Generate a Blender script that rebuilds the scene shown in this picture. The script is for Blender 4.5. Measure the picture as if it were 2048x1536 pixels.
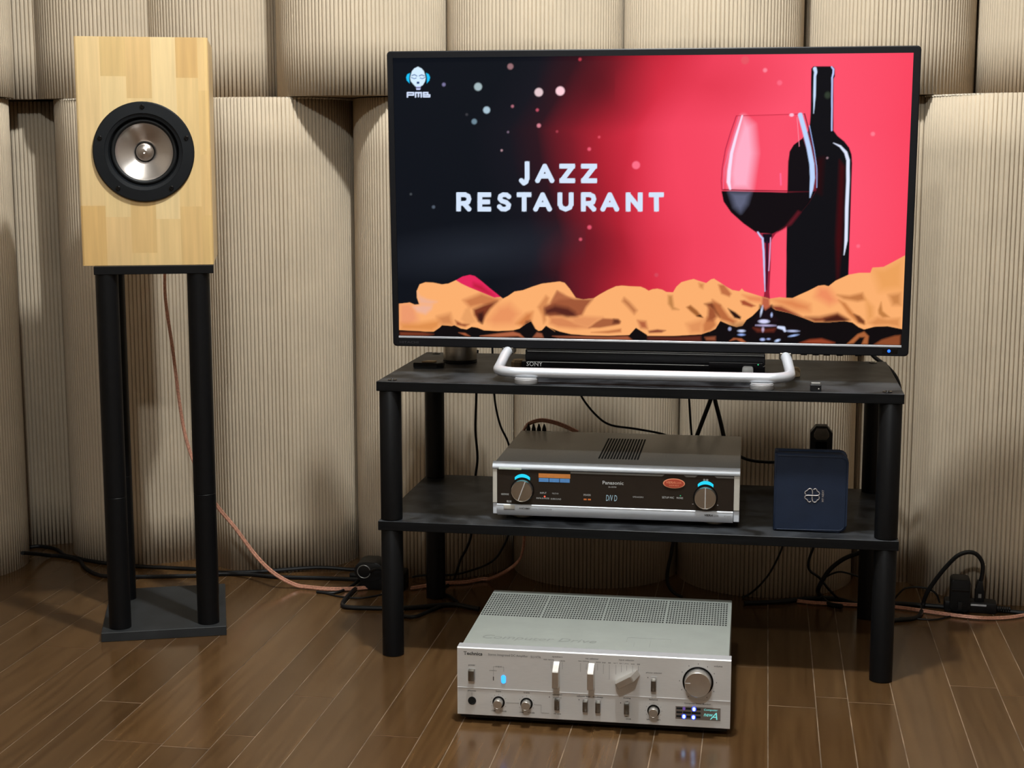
import bpy, bmesh, math, random
import numpy as np
from mathutils import Vector, Matrix

for _o in list(bpy.data.objects): bpy.data.objects.remove(_o)
S = bpy.context.scene
COL = S.collection
PI = math.pi
R = math.radians
random.seed(7)
NR = np.random.RandomState(11)

# ------------------------------------------------------------------ camera
cam_d = bpy.data.cameras.new('camera')
cam = bpy.data.objects.new('camera', cam_d)
COL.objects.link(cam)
cam.location = (0, 0, 0.8971)
cam.rotation_euler = (PI / 2 - 0.1488, 0, 0.1631)
cam_d.sensor_width = 36.0
cam_d.lens = 3074.8 / 2048 * 36.0
cam_d.clip_start = 0.05
S.camera = cam

# ------------------------------------------------------------------ world, lamps, exposure
W = bpy.data.worlds.new('world')
S.world = W
W.use_nodes = True
W.node_tree.nodes['Background'].inputs[0].default_value = (0.9, 0.93, 1.0, 1)
W.node_tree.nodes['Background'].inputs[1].default_value = 0.02
S.view_settings.view_transform = 'Standard'
S.view_settings.look = 'None'
S.view_settings.exposure = 0.0
S.view_settings.gamma = 1.0
S.view_settings.use_curve_mapping = False
SCREEN = 1.0

def lamp(name, loc, power, col, rad):
    d = bpy.data.lights.new(name, 'POINT')
    d.energy = power
    d.color = col
    d.shadow_soft_size = rad
    o = bpy.data.objects.new(name, d)
    o.location = loc
    COL.objects.link(o)
    return o
# two ceiling lamps: one just in front of the rack, one over the listening seat
lamp('ceiling_lamp_light', (-0.23, 2.06, 2.30), 160.0, (0.93, 0.98, 1.0), 0.05)
lamp('ceiling_lamp_light', (-0.25, 0.15, 2.30), 84.0, (0.93, 0.98, 1.0), 0.05)

# ------------------------------------------------------------------ materials
def lin(c):
    return tuple(((v / 255) / 12.92 if v / 255 <= 0.04045 else ((v / 255 + 0.055) / 1.055) ** 2.4) for v in c)
def rgba(c): return (c[0], c[1], c[2], 1.0)

def mat(name, base, rough=0.5, metal=0.0, spec=0.5, noise=0.0, nscale=40.0, stretch=(1, 1, 1), bump=0.0, bscale=300.0,
        emit=None, estr=0.0, coat=0.0, rvar=0.0, aniso=0.0):
    m = bpy.data.materials.new(name)
    m.use_nodes = True
    nt = m.node_tree
    p = nt.nodes['Principled BSDF']
    p.inputs['Base Color'].default_value = rgba(base)
    p.inputs['Roughness'].default_value = rough
    p.inputs['Metallic'].default_value = metal
    p.inputs['Specular IOR Level'].default_value = spec
    p.inputs['Coat Weight'].default_value = coat
    p.inputs['Anisotropic'].default_value = aniso
    if emit:
        p.inputs['Emission Color'].default_value = rgba(emit)
        p.inputs['Emission Strength'].default_value = estr
    if noise or bump or rvar:
        tc = nt.nodes.new('ShaderNodeTexCoord')
        mp = nt.nodes.new('ShaderNodeMapping')
        mp.inputs['Scale'].default_value = stretch
        nt.links.new(tc.outputs['Object'], mp.inputs['Vector'])
        n = nt.nodes.new('ShaderNodeTexNoise')
        n.inputs['Scale'].default_value = nscale
        n.inputs['Detail'].default_value = 5
        nt.links.new(mp.outputs['Vector'], n.inputs['Vector'])
        if noise:
            r = nt.nodes.new('ShaderNodeValToRGB')
            r.color_ramp.elements[0].position = 0.3
            r.color_ramp.elements[1].position = 0.7
            r.color_ramp.elements[0].color = rgba([c * (1 - noise) for c in base])
            r.color_ramp.elements[1].color = rgba([min(1, c * (1 + noise)) for c in base])
            nt.links.new(n.outputs['Fac'], r.inputs['Fac'])
            nt.links.new(r.outputs['Color'], p.inputs['Base Color'])
        if rvar:
            mr = nt.nodes.new('ShaderNodeMapRange')
            mr.inputs['From Min'].default_value = 0.3
            mr.inputs['From Max'].default_value = 0.7
            mr.inputs['To Min'].default_value = rough - rvar
            mr.inputs['To Max'].default_value = rough + rvar
            nt.links.new(n.outputs['Fac'], mr.inputs['Value'])
            nt.links.new(mr.outputs['Result'], p.inputs['Roughness'])
        if bump:
            n2 = nt.nodes.new('ShaderNodeTexNoise')
            n2.inputs['Scale'].default_value = bscale
            n2.inputs['Detail'].default_value = 3
            nt.links.new(mp.outputs['Vector'], n2.inputs['Vector'])
            b = nt.nodes.new('ShaderNodeBump')
            b.inputs['Strength'].default_value = bump
            b.inputs['Distance'].default_value = 0.001
            nt.links.new(n2.outputs['Fac'], b.inputs['Height'])
            nt.links.new(b.outputs['Normal'], p.inputs['Normal'])
    return m

M = {}
M['card'] = mat('corrugated_cardboard', (0.488, 0.402, 0.296), 0.85, spec=0.2, noise=0.06, nscale=9, bump=0.25, bscale=500)
M['card_edge'] = mat('cardboard_cut_edge', (0.66, 0.58, 0.46), 0.9, spec=0.15, noise=0.15, nscale=250)
M['card_dark'] = mat('shaded_hollow_cap', (0.30, 0.22, 0.14), 0.9, spec=0.1, noise=0.1, nscale=40)  # darker card for flat end caps, paints the shade of the hollow rolls
M['wall'] = mat('wall_paint', (0.25, 0.20, 0.15), 0.8, noise=0.05, nscale=20)
M['ceil'] = mat('ceiling_paint', (0.30, 0.265, 0.22), 0.9, noise=0.03, nscale=15)
M['joint'] = mat('floor_joint_filler', (0.165, 0.115, 0.072), 0.7, noise=0.6, nscale=14)
M['leg'] = mat('black_satin_tube', (0.0028, 0.0029, 0.0034), 0.46, spec=0.22, noise=0.15, nscale=60)
M['rubber'] = mat('black_rubber', (0.0045, 0.0045, 0.005), 0.5, spec=0.28, noise=0.2, nscale=80)
M['blackp'] = mat('black_plastic', (0.006, 0.0063, 0.0075), 0.42, spec=0.35, noise=0.12, nscale=120)
M['blackg'] = mat('black_gloss', (0.003, 0.003, 0.0035), 0.18, spec=0.35, noise=0.1, nscale=30)
M['piano'] = mat('piano_black', (0.0015, 0.0015, 0.0018), 0.2, spec=0.14, noise=0.1, nscale=30)
M['bezel'] = mat('black_bezel', (0.0050, 0.0055, 0.0075), 0.42, spec=0.3, bump=0.05, bscale=900)
M['copper'] = mat('copper_in_clear_pvc', (0.52, 0.25, 0.17), 0.32, metal=0.25, noise=0.3, nscale=300, coat=0.5)
M['silver'] = mat('silver_bar', (0.66, 0.69, 0.74), 0.32, metal=0.35, bump=0.02, bscale=600)
M['brushed'] = mat('brushed_aluminium', (0.74, 0.73, 0.715), 0.45, metal=0.3, noise=0.04, nscale=60, stretch=(1, 1, 30), bump=0.04, bscale=300)
M['bevel'] = mat('bright_chamfer', (0.80, 0.81, 0.83), 0.35, metal=0.6, noise=0.02, nscale=60)
M['champ'] = mat('champagne_paint', (0.28, 0.30, 0.275), 0.5, metal=0.1, noise=0.04, nscale=25, bump=0.06, bscale=900)
M['alu'] = mat('matte_aluminium', (0.42, 0.42, 0.43), 0.5, metal=0.3, noise=0.06, nscale=80, stretch=(1, 1, 0.1))
M['ink'] = mat('dark_ink', (0.045, 0.04, 0.036), 0.6, noise=0.1, nscale=90)
M['inkg'] = mat('grey_ink', (0.085, 0.08, 0.074), 0.6, noise=0.1, nscale=90)
M['paint_faint'] = mat('faint_grey_print', (0.225, 0.24, 0.22), 0.5, noise=0.05, nscale=90)
M['knob'] = mat('champagne_knob', (0.64, 0.61, 0.57), 0.32, metal=0.88, noise=0.04, nscale=80)
M['dkchrome'] = mat('smoked_chrome', (0.20, 0.185, 0.16), 0.3, metal=0.8, noise=0.1, nscale=90)
M['hole'] = mat('vent_black', (0.008, 0.008, 0.008), 0.9, noise=0.1, nscale=90)
M['gunmetal'] = mat('gunmetal_cover', (0.42, 0.40, 0.365), 0.36, metal=0.35, noise=0.05, nscale=30, stretch=(30, 1, 1))
M['recblack'] = mat('tinted_panel', (0.022, 0.0165, 0.013), 0.16, noise=0.06, nscale=30)
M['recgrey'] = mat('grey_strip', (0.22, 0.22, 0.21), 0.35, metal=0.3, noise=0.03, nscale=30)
M['recsilver'] = mat('silver_fascia', (0.70, 0.74, 0.80), 0.36, metal=0.15, noise=0.03, nscale=40, stretch=(1, 1, 20))
M['nickel'] = mat('spun_nickel', (0.50, 0.45, 0.39), 0.27, metal=0.95, noise=0.04, nscale=60)
M['cream'] = mat('cream_plastic', (0.55, 0.52, 0.46), 0.45, noise=0.03, nscale=60)
M['white_ink'] = mat('pale_print', (0.55, 0.56, 0.55), 0.6, noise=0.05, nscale=60)
M['sticker_o'] = mat('orange_sticker', (0.62, 0.22, 0.05), 0.5, noise=0.06, nscale=200)
M['sticker_b'] = mat('blue_sticker', (0.10, 0.28, 0.62), 0.5, noise=0.06, nscale=200)
M['sticker_r'] = mat('red_sticker', (0.45, 0.06, 0.03), 0.45, noise=0.06, nscale=200)
M['sticker_p'] = mat('peach_rim', (0.80, 0.33, 0.18), 0.45, noise=0.04, nscale=200)
M['sticker_w'] = mat('white_sticker', (0.55, 0.62, 0.55), 0.5, noise=0.1, nscale=100)
M['navy'] = mat('navy_leatherette', (0.0115, 0.020, 0.043), 0.55, spec=0.3, noise=0.12, nscale=25, bump=0.18, bscale=700)
M['gold'] = mat('rose_silver_foil', (0.52, 0.47, 0.45), 0.4, metal=0.5, noise=0.15, nscale=300)
M['can'] = mat('satin_steel', (0.42, 0.39, 0.34), 0.34, metal=0.9, noise=0.08, nscale=50, stretch=(1, 1, 12))
M['woodblk'] = mat('raw_wood', (0.30, 0.22, 0.13), 0.6, noise=0.2, nscale=60, stretch=(1, 6, 1))
M['cone'] = mat('silver_cone', (0.64, 0.59, 0.55), 0.30, metal=0.92, noise=0.03, nscale=40)
M['dome'] = mat('pewter_plug', (0.56, 0.50, 0.45), 0.3, metal=0.95, noise=0.03, nscale=40)
M['flange'] = mat('driver_flange', (0.0045, 0.0056, 0.0070), 0.45, spec=0.25, noise=0.1, nscale=90)
M['surround'] = mat('rubber_surround', (0.005, 0.0055, 0.006), 0.5, spec=0.3, noise=0.1, nscale=90)
def led(n, c, s): M[n] = mat(n, (0.02, 0.02, 0.02), 0.4, emit=c, estr=s, noise=0.1, nscale=50)
led('led_blue', (0.03, 0.30, 1.0), 2.2)
led('led_tv', (0.01, 0.12, 1.0), 2.2)
led('led_white_blue', (0.35, 0.75, 1.0), 4.0)
led('blue_halo', (0.03, 0.06, 1.0), 1.6)
led('led_dim', (0.25, 0.12, 0.55), 0.5)
led('led_cyan', (0.0, 0.72, 0.98), 0.95)
led('led_teal', (0.22, 0.85, 0.80), 0.85)
led('led_red', (1.0, 0.10, 0.05), 1.2)
led('led_orange', (0.9, 0.22, 0.03), 0.5)
led('led_vfd', (0.45, 0.66, 0.75), 0.55)
led('led_green', (0.05, 0.9, 0.35), 0.7)

def plank_mat():
    m = bpy.data.materials.new('varnished_floor_wood')
    m.use_nodes = True
    nt = m.node_tree
    L = nt.links.new
    p = nt.nodes['Principled BSDF']
    geo = nt.nodes.new('ShaderNodeNewGeometry')
    oi = nt.nodes.new('ShaderNodeObjectInfo')
    add = nt.nodes.new('ShaderNodeVectorMath')
    add.operation = 'MULTIPLY_ADD'
    L(oi.outputs['Random'], add.inputs[0])
    add.inputs[1].default_value = (37.0, 19.0, 5.0)
    L(geo.outputs['Position'], add.inputs[2])
    mp = nt.nodes.new('ShaderNodeMapping')
    mp.inputs['Scale'].default_value = (1.0, 0.045, 1.0)
    L(add.outputs[0], mp.inputs['Vector'])
    n = nt.nodes.new('ShaderNodeTexNoise')
    n.inputs['Scale'].default_value = 90
    n.inputs['Detail'].default_value = 6
    n.inputs['Distortion'].default_value = 0.15
    L(mp.outputs['Vector'], n.inputs['Vector'])
    n3 = nt.nodes.new('ShaderNodeTexNoise')
    n3.inputs['Scale'].default_value = 7
    n3.inputs['Detail'].default_value = 1
    L(geo.outputs['Position'], n3.inputs['Vector'])
    r = nt.nodes.new('ShaderNodeValToRGB')
    e = r.color_ramp.elements
    e[0].position = 0.25; e[0].color = (0.058, 0.028, 0.0100, 1)
    e[1].position = 0.75; e[1].color = (0.110, 0.058, 0.0225, 1)
    L(n.outputs['Fac'], r.inputs['Fac'])
    hs = nt.nodes.new('ShaderNodeHueSaturation')
    mr = nt.nodes.new('ShaderNodeMapRange')
    mr.inputs['To Min'].default_value = 0.80
    mr.inputs['To Max'].default_value = 1.15
    L(oi.outputs['Random'], mr.inputs['Value'])
    L(mr.outputs['Result'], hs.inputs['Value'])
    L(r.outputs['Color'], hs.inputs['Color'])
    L(hs.outputs['Color'], p.inputs['Base Color'])
    mr2 = nt.nodes.new('ShaderNodeMapRange')
    mr2.inputs['From Min'].default_value = 0.3
    mr2.inputs['From Max'].default_value = 0.7
    mr2.inputs['To Min'].default_value = 0.15
    mr2.inputs['To Max'].default_value = 0.25
    L(n3.outputs['Fac'], mr2.inputs['Value'])
    L(mr2.outputs['Result'], p.inputs['Roughness'])
    b = nt.nodes.new('ShaderNodeBump')
    b.inputs['Strength'].default_value = 0.12
    b.inputs['Distance'].default_value = 0.0005
    L(n.outputs['Fac'], b.inputs['Height'])
    L(b.outputs['Normal'], p.inputs['Normal'])
    return m
M['plank'] = plank_mat()

def shelf_mat():
    m = bpy.data.materials.new('black_laminate_dusty')
    m.use_nodes = True
    nt = m.node_tree
    L = nt.links.new
    p = nt.nodes['Principled BSDF']
    tc = nt.nodes.new('ShaderNodeTexCoord')
    mp = nt.nodes.new('ShaderNodeMapping')
    mp.inputs['Scale'].default_value = (0.25, 3.0, 3.0)
    L(tc.outputs['Object'], mp.inputs['Vector'])
    n = nt.nodes.new('ShaderNodeTexNoise'); n.inputs['Scale'].default_value = 45; n.inputs['Detail'].default_value = 6
    L(mp.outputs['Vector'], n.inputs['Vector'])
    n2 = nt.nodes.new('ShaderNodeTexNoise'); n2.inputs['Scale'].default_value = 16; n2.inputs['Detail'].default_value = 4
    n2.inputs['Distortion'].default_value = 0.6
    L(tc.outputs['Object'], n2.inputs['Vector'])
    r = nt.nodes.new('ShaderNodeValToRGB'); e = r.color_ramp.elements
    e[0].position = 0.35; e[0].color = (0.0042, 0.0044, 0.0048, 1)
    e[1].position = 0.72; e[1].color = (0.0085, 0.0088, 0.0095, 1)
    L(n.outputs['Fac'], r.inputs['Fac'])
    geo = nt.nodes.new('ShaderNodeNewGeometry')
    sx = nt.nodes.new('ShaderNodeSeparateXYZ'); L(geo.outputs['Normal'], sx.inputs[0])
    r2 = nt.nodes.new('ShaderNodeMapRange'); r2.inputs['From Min'].default_value = 0.38; r2.inputs['From Max'].default_value = 0.66
    r2.inputs['To Max'].default_value = 0.6
    L(n2.outputs['Fac'], r2.inputs['Value'])
    mu = nt.nodes.new('ShaderNodeMath'); mu.operation = 'MULTIPLY'; mu.use_clamp = True
    L(r2.outputs['Result'], mu.inputs[0]); L(sx.outputs['Z'], mu.inputs[1])
    mx = nt.nodes.new('ShaderNodeMix'); mx.data_type = 'RGBA'
    mx.inputs['B'].default_value = (0.068, 0.073, 0.082, 1)
    L(mu.outputs[0], mx.inputs['Factor']); L(r.outputs['Color'], mx.inputs['A'])
    L(mx.outputs['Result'], p.inputs['Base Color'])
    p.inputs['Roughness'].default_value = 0.42
    p.inputs['Specular IOR Level'].default_value = 0.13
    return m
M['shelf'] = shelf_mat()

def birch_mat():
    m = bpy.data.materials.new('birch_lamella')
    m.use_nodes = True
    nt = m.node_tree
    L = nt.links.new
    p = nt.nodes['Principled BSDF']
    tc = nt.nodes.new('ShaderNodeTexCoord'); oi = nt.nodes.new('ShaderNodeObjectInfo')
    add = nt.nodes.new('ShaderNodeVectorMath'); add.operation = 'MULTIPLY_ADD'
    L(oi.outputs['Random'], add.inputs[0]); add.inputs[1].default_value = (13, 7, 5); L(tc.outputs['Object'], add.inputs[2])
    mp = nt.nodes.new('ShaderNodeMapping'); mp.inputs['Scale'].default_value = (1, 1, 0.05); L(add.outputs[0], mp.inputs['Vector'])
    n = nt.nodes.new('ShaderNodeTexNoise'); n.inputs['Scale'].default_value = 110; n.inputs['Detail'].default_value = 5
    L(mp.outputs['Vector'], n.inputs['Vector'])
    mr = nt.nodes.new('ShaderNodeMapRange'); mr.inputs['From Min'].default_value = 0.25; mr.inputs['From Max'].default_value = 0.75
    mr.inputs['To Min'].default_value = 0.86; mr.inputs['To Max'].default_value = 1.1
    L(n.outputs['Fac'], mr.inputs['Value'])
    mx = nt.nodes.new('ShaderNodeVectorMath'); mx.operation = 'SCALE'
    L(oi.outputs['Color'], mx.inputs[0]); L(mr.outputs['Result'], mx.inputs['Scale'])
    L(mx.outputs[0], p.inputs['Base Color'])
    p.inputs['Roughness'].default_value = 0.38
    return m
M['birch'] = birch_mat()

def screen_mat():
    m = bpy.data.materials.new('lit_screen_picture')
    m.use_nodes = True
    nt = m.node_tree
    p = nt.nodes['Principled BSDF']
    a = nt.nodes.new('ShaderNodeAttribute'); a.attribute_name = 'picture'
    nt.links.new(a.outputs['Color'], p.inputs['Emission Color'])
    p.inputs['Base Color'].default_value = (0.001, 0.001, 0.0012, 1)
    p.inputs['Emission Strength'].default_value = SCREEN
    p.inputs['Roughness'].default_value = 0.4
    p.inputs['Specular IOR Level'].default_value = 0.06
    return m
M['screen'] = screen_mat()

# ------------------------------------------------------------------ mesh helpers
def new_obj(name, me, m=None, parent=None, loc=(0, 0, 0), rot=(0, 0, 0)):
    o = bpy.data.objects.new(name, me)
    COL.objects.link(o)
    o.location = loc
    o.rotation_euler = rot
    if parent: o.parent = parent
    if m and me is not None and not me.materials: me.materials.append(M[m] if isinstance(m, str) else m)
    return o

class MB:
    def __init__(s): s.bm = bmesh.new()
    def box(s, x0, x1, y0, y1, z0, z1, bev=0.0, seg=2):
        r = bmesh.ops.create_cube(s.bm, size=1.0, matrix=Matrix.Translation(((x0 + x1) / 2, (y0 + y1) / 2, (z0 + z1) / 2)) @ Matrix.Diagonal((x1 - x0, y1 - y0, z1 - z0, 1)))
        if bev:
            es = set()
            for v in r['verts']:
                for e in v.link_edges: es.add(e)
            bmesh.ops.bevel(s.bm, geom=list(es), offset=bev, segments=seg, profile=0.5, affect='EDGES')
        return s
    def lathe(s, prof, origin=(0, 0, 0), axis='z', seg=32, cap=True):
        o = Vector(origin)
        def P(r, h, a):
            c, q = r * math.cos(a), r * math.sin(a)
            if axis == 'z': return o + Vector((c, q, h))
            if axis == 'y': return o + Vector((c, h, q))
            return o + Vector((h, c, q))
        rings = []
        for r, h in prof:
            if r < 1e-7: rings.append([s.bm.verts.new(P(0, h, 0))])
            else: rings.append([s.bm.verts.new(P(r, h, 2 * PI * k / seg)) for k in range(seg)])
        for a, b in zip(rings[:-1], rings[1:]):
            for k in range(seg):
                k2 = (k + 1) % seg
                vs = []
                for v in ([a[0]] if len(a) == 1 else [a[k], a[k2]]) + ([b[0]] if len(b) == 1 else [b[k2], b[k]]): vs.append(v)
                if len(vs) >= 3:
                    try: s.bm.faces.new(vs)
                    except ValueError: pass
        if cap:
            for rg in (rings[0], rings[-1]):
                if len(rg) > 2:
                    try: s.bm.faces.new(rg)
                    except ValueError: pass
        return s
    def tube(s, pts, r, seg=8, caps=True, flat=1.0):
        pts = [Vector(p) for p in pts]
        n = len(pts)
        up = Vector((0, 0, 1))
        rings = []
        prev = None
        for i, p in enumerate(pts):
            t = (pts[min(i + 1, n - 1)] - pts[max(i - 1, 0)])
            t = t.normalized() if t.length > 1e-9 else Vector((1, 0, 0))
            if prev is None:
                u = t.cross(up)
                if u.length < 1e-3: u = t.cross(Vector((1, 0, 0)))
            else:
                u = prev - t * prev.dot(t)
            u.normalize(); prev = u
            v = t.cross(u)
            rr = r[i] if isinstance(r, (list, tuple)) else r
            rings.append([s.bm.verts.new(p + (u * math.cos(2 * PI * k / seg) + v * math.sin(2 * PI * k / seg) * flat) * rr) for k in range(seg)])
        for a, b in zip(rings[:-1], rings[1:]):
            for k in range(seg): s.bm.faces.new((a[k], a[(k + 1) % seg], b[(k + 1) % seg], b[k]))
        if caps:
            s.bm.faces.new(rings[0][::-1]); s.bm.faces.new(rings[-1])
        return s
    def prism(s, pts, a, b, plane='xz', bev=0.0):
        """extrude a 2-D outline; plane xz extrudes along y from a to b, yz along x, xy along z"""
        def P(u, v, w):
            return {'xz': (u, w, v), 'yz': (w, u, v), 'xy': (u, v, w)}[plane]
        A = [s.bm.verts.new(P(u, v, a)) for u, v in pts]
        B = [s.bm.verts.new(P(u, v, b)) for u, v in pts]
        n = len(pts)
        fs = [s.bm.faces.new(A), s.bm.faces.new(B[::-1])]
        for k in range(n): fs.append(s.bm.faces.new((A[k], B[k], B[(k + 1) % n], A[(k + 1) % n])))
        if bev:
            es = list(set(fs[0].edges) | set(fs[1].edges))
            bmesh.ops.bevel(s.bm, geom=es, offset=bev, segments=2, profile=0.5, affect='EDGES')
        return s
    def mesh(s, name, smooth=True, ang=35):
        bmesh.ops.recalc_face_normals(s.bm, faces=s.bm.faces)
        me = bpy.data.meshes.new(name)
        s.bm.to_mesh(me); s.bm.free()
        if smooth:
            me.polygons.foreach_set('use_smooth', [True] * len(me.polygons))
            me.set_sharp_from_angle(angle=R(ang))
        return me
    def build(s, name, m, parent=None, loc=(0, 0, 0), rot=(0, 0, 0), smooth=True, ang=35):
        return new_obj(name, s.mesh(name, smooth, ang), m, parent, loc, rot)

def rrect(x0, x1, z0, z1, r, n=6, corners=(1, 1, 1, 1)):
    """rounded rectangle outline, corners: bl, br, tr, tl"""
    out = []
    for (cx, cz, a0, on) in ((x0 + r, z0 + r, PI, corners[0]), (x1 - r, z0 + r, 1.5 * PI, corners[1]), (x1 - r, z1 - r, 0, corners[2]), (x0 + r, z1 - r, PI / 2, corners[3])):
        if not on:
            out.append((x0 if cx < (x0 + x1) / 2 else x1, z0 if cz < (z0 + z1) / 2 else z1))
        else:
            for k in range(n + 1):
                a = a0 + PI / 2 * k / n
                out.append((cx + r * math.cos(a), cz + r * math.sin(a)))
    return out

def smooth_path(pts, sub=5):
    pts = [Vector(p) for p in pts]
    P = [pts[0] * 2 - pts[1]] + pts + [pts[-1] * 2 - pts[-2]]
    out = []
    for i in range(1, len(P) - 2):
        for k in range(sub):
            t = k / sub
            a, b, c, d = P[i - 1], P[i], P[i + 1], P[i + 2]
            out.append(0.5 * ((2 * b) + (c - a) * t + (2 * a - 5 * b + 4 * c - d) * t * t + (3 * b - a - 3 * c + d) * t ** 3))
    out.append(pts[-1])
    return out

def tag(o, label=None, cat=None, group=None, kind=None):
    if label: o['label'] = label
    if cat: o['category'] = cat
    if group: o['group'] = group
    if kind: o['kind'] = kind
    return o
def thing(name, label, cat, loc=(0, 0, 0), rotz=0.0, group=None):
    o = bpy.data.objects.new(name, None)
    o.empty_display_size = 0.05
    COL.objects.link(o)
    o.location = loc
    o.rotation_euler = (0, 0, rotz)
    return tag(o, label, cat, group)

def lettering(body, x0, x1, z0, z1, m, parent, y=0.0, name='lettering', bold=0.0, shear=0.0, plane='xz', rot=None, loc=None):
    """flat lettering fitted into the box; plane xz faces -y, xy faces +z"""
    c = bpy.data.curves.new('t', 'FONT')
    c.body = body
    c.resolution_u = 2
    c.offset = bold
    c.shear = shear
    ob = bpy.data.objects.new('t', c)
    COL.objects.link(ob)
    me = bpy.data.meshes.new_from_object(ob)
    bpy.data.objects.remove(ob); bpy.data.curves.remove(c)
    n = len(me.vertices)
    co = np.empty(n * 3, np.float32); me.vertices.foreach_get('co', co); co = co.reshape(-1, 3)
    mn, mx = co.min(0), co.max(0)
    u = x0 + (co[:, 0] - mn[0]) / max(mx[0] - mn[0], 1e-6) * (x1 - x0)
    v = z0 + (co[:, 1] - mn[1]) / max(mx[1] - mn[1], 1e-6) * (z1 - z0)
    co = np.stack([u, np.full(n, y), v], 1) if plane == 'xz' else np.stack([u, v, np.full(n, y)], 1)
    me.vertices.foreach_set('co', co.astype(np.float32).ravel())
    me.materials.clear()
    me.update()
    return new_obj(name, me, m, parent, loc or (0, 0, 0), rot or (0, 0, 0))

# ------------------------------------------------------------------ room shell
X0, X1, Y0, Y1, ZC = -2.15, 1.95, -1.6, 3.52, 2.45
tag(MB().box(X0, X1, Y1, Y1 + 0.1, 0, ZC).build('wall_back', 'wall', smooth=False), 'plain wall hidden behind the cardboard rolls', kind='structure')
tag(MB().box(X0 - 0.1, X0, Y0, Y1 + 0.1, 0, ZC).build('wall_left', 'wall', smooth=False), 'plain left side wall of the room', kind='structure')
tag(MB().box(X1, X1 + 0.1, Y0, Y1 + 0.1, 0, ZC).build('wall_right', 'wall', smooth=False), 'plain right side wall of the room', kind='structure')
tag(MB().box(X0, X1, Y0 - 0.1, Y0, 0, ZC).build('wall_front', 'wall', smooth=False), 'plain wall behind the viewer', kind='structure')
tag(MB().box(X0 - 0.1, X1 + 0.1, Y0 - 0.1, Y1 + 0.1, ZC, ZC + 0.1).build('ceiling', 'ceil', smooth=False), 'plain pale ceiling', kind='structure')
floor = tag(MB().box(X0 - 0.1, X1 + 0.1, Y0 - 0.1, Y1 + 0.1, -0.1, -0.0005).build('floor', 'joint', smooth=False),
            'varnished brown strip floor with pale joints', kind='structure')

# floor strips: four widths repeating, running away from the viewer, each strip an object
unit = MB().box(-0.5, 0.5, -0.5, 0.5, -0.5, 0.5).mesh('plank', smooth=False)
unit.materials.append(M['plank'])
WID = [0.053, 0.075, 0.100, 0.078]
GAP = 0.0017
known = {0.100: 2.512, 0.153: 2.495, 0.022: 2.458, 0.328: 2.605, -1.071: 2.30, -0.896: 2.13}
x = 0.100 - 0.306 * 6
i = 0
rp = random.Random(5)
while x < 1.2:
    w = WID[i % 4]
    x1 = x + w
    y_end = 3.5
    y = y_end
    cuts = []
    kn = [v for k, v in known.items() if abs(k - x) < 0.012]
    y = (kn[0] if kn else 1.75 + rp.random() * 1.3)
    c = y
    while c < y_end - 0.1: cuts.append(c); c += 0.95 + 0.4 * rp.random()
    c = y - 0.95 - 0.4 * rp.random()
    while c > 0.7: cuts.append(c); c -= 0.95 + 0.4 * rp.random()
    cuts = sorted([0.6] + cuts + [y_end])
    for a, b in zip(cuts[:-1], cuts[1:]):
        o = bpy.data.objects.new('plank', unit)
        COL.objects.link(o)
        o.parent = floor
        o.scale = (w - GAP, b - a - (0.0030 if kn else 0.0020), 0.0005)
        o.location = ((x + x1) / 2, (a + b) / 2, -0.00025)
    x = x1
    i += 1

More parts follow.
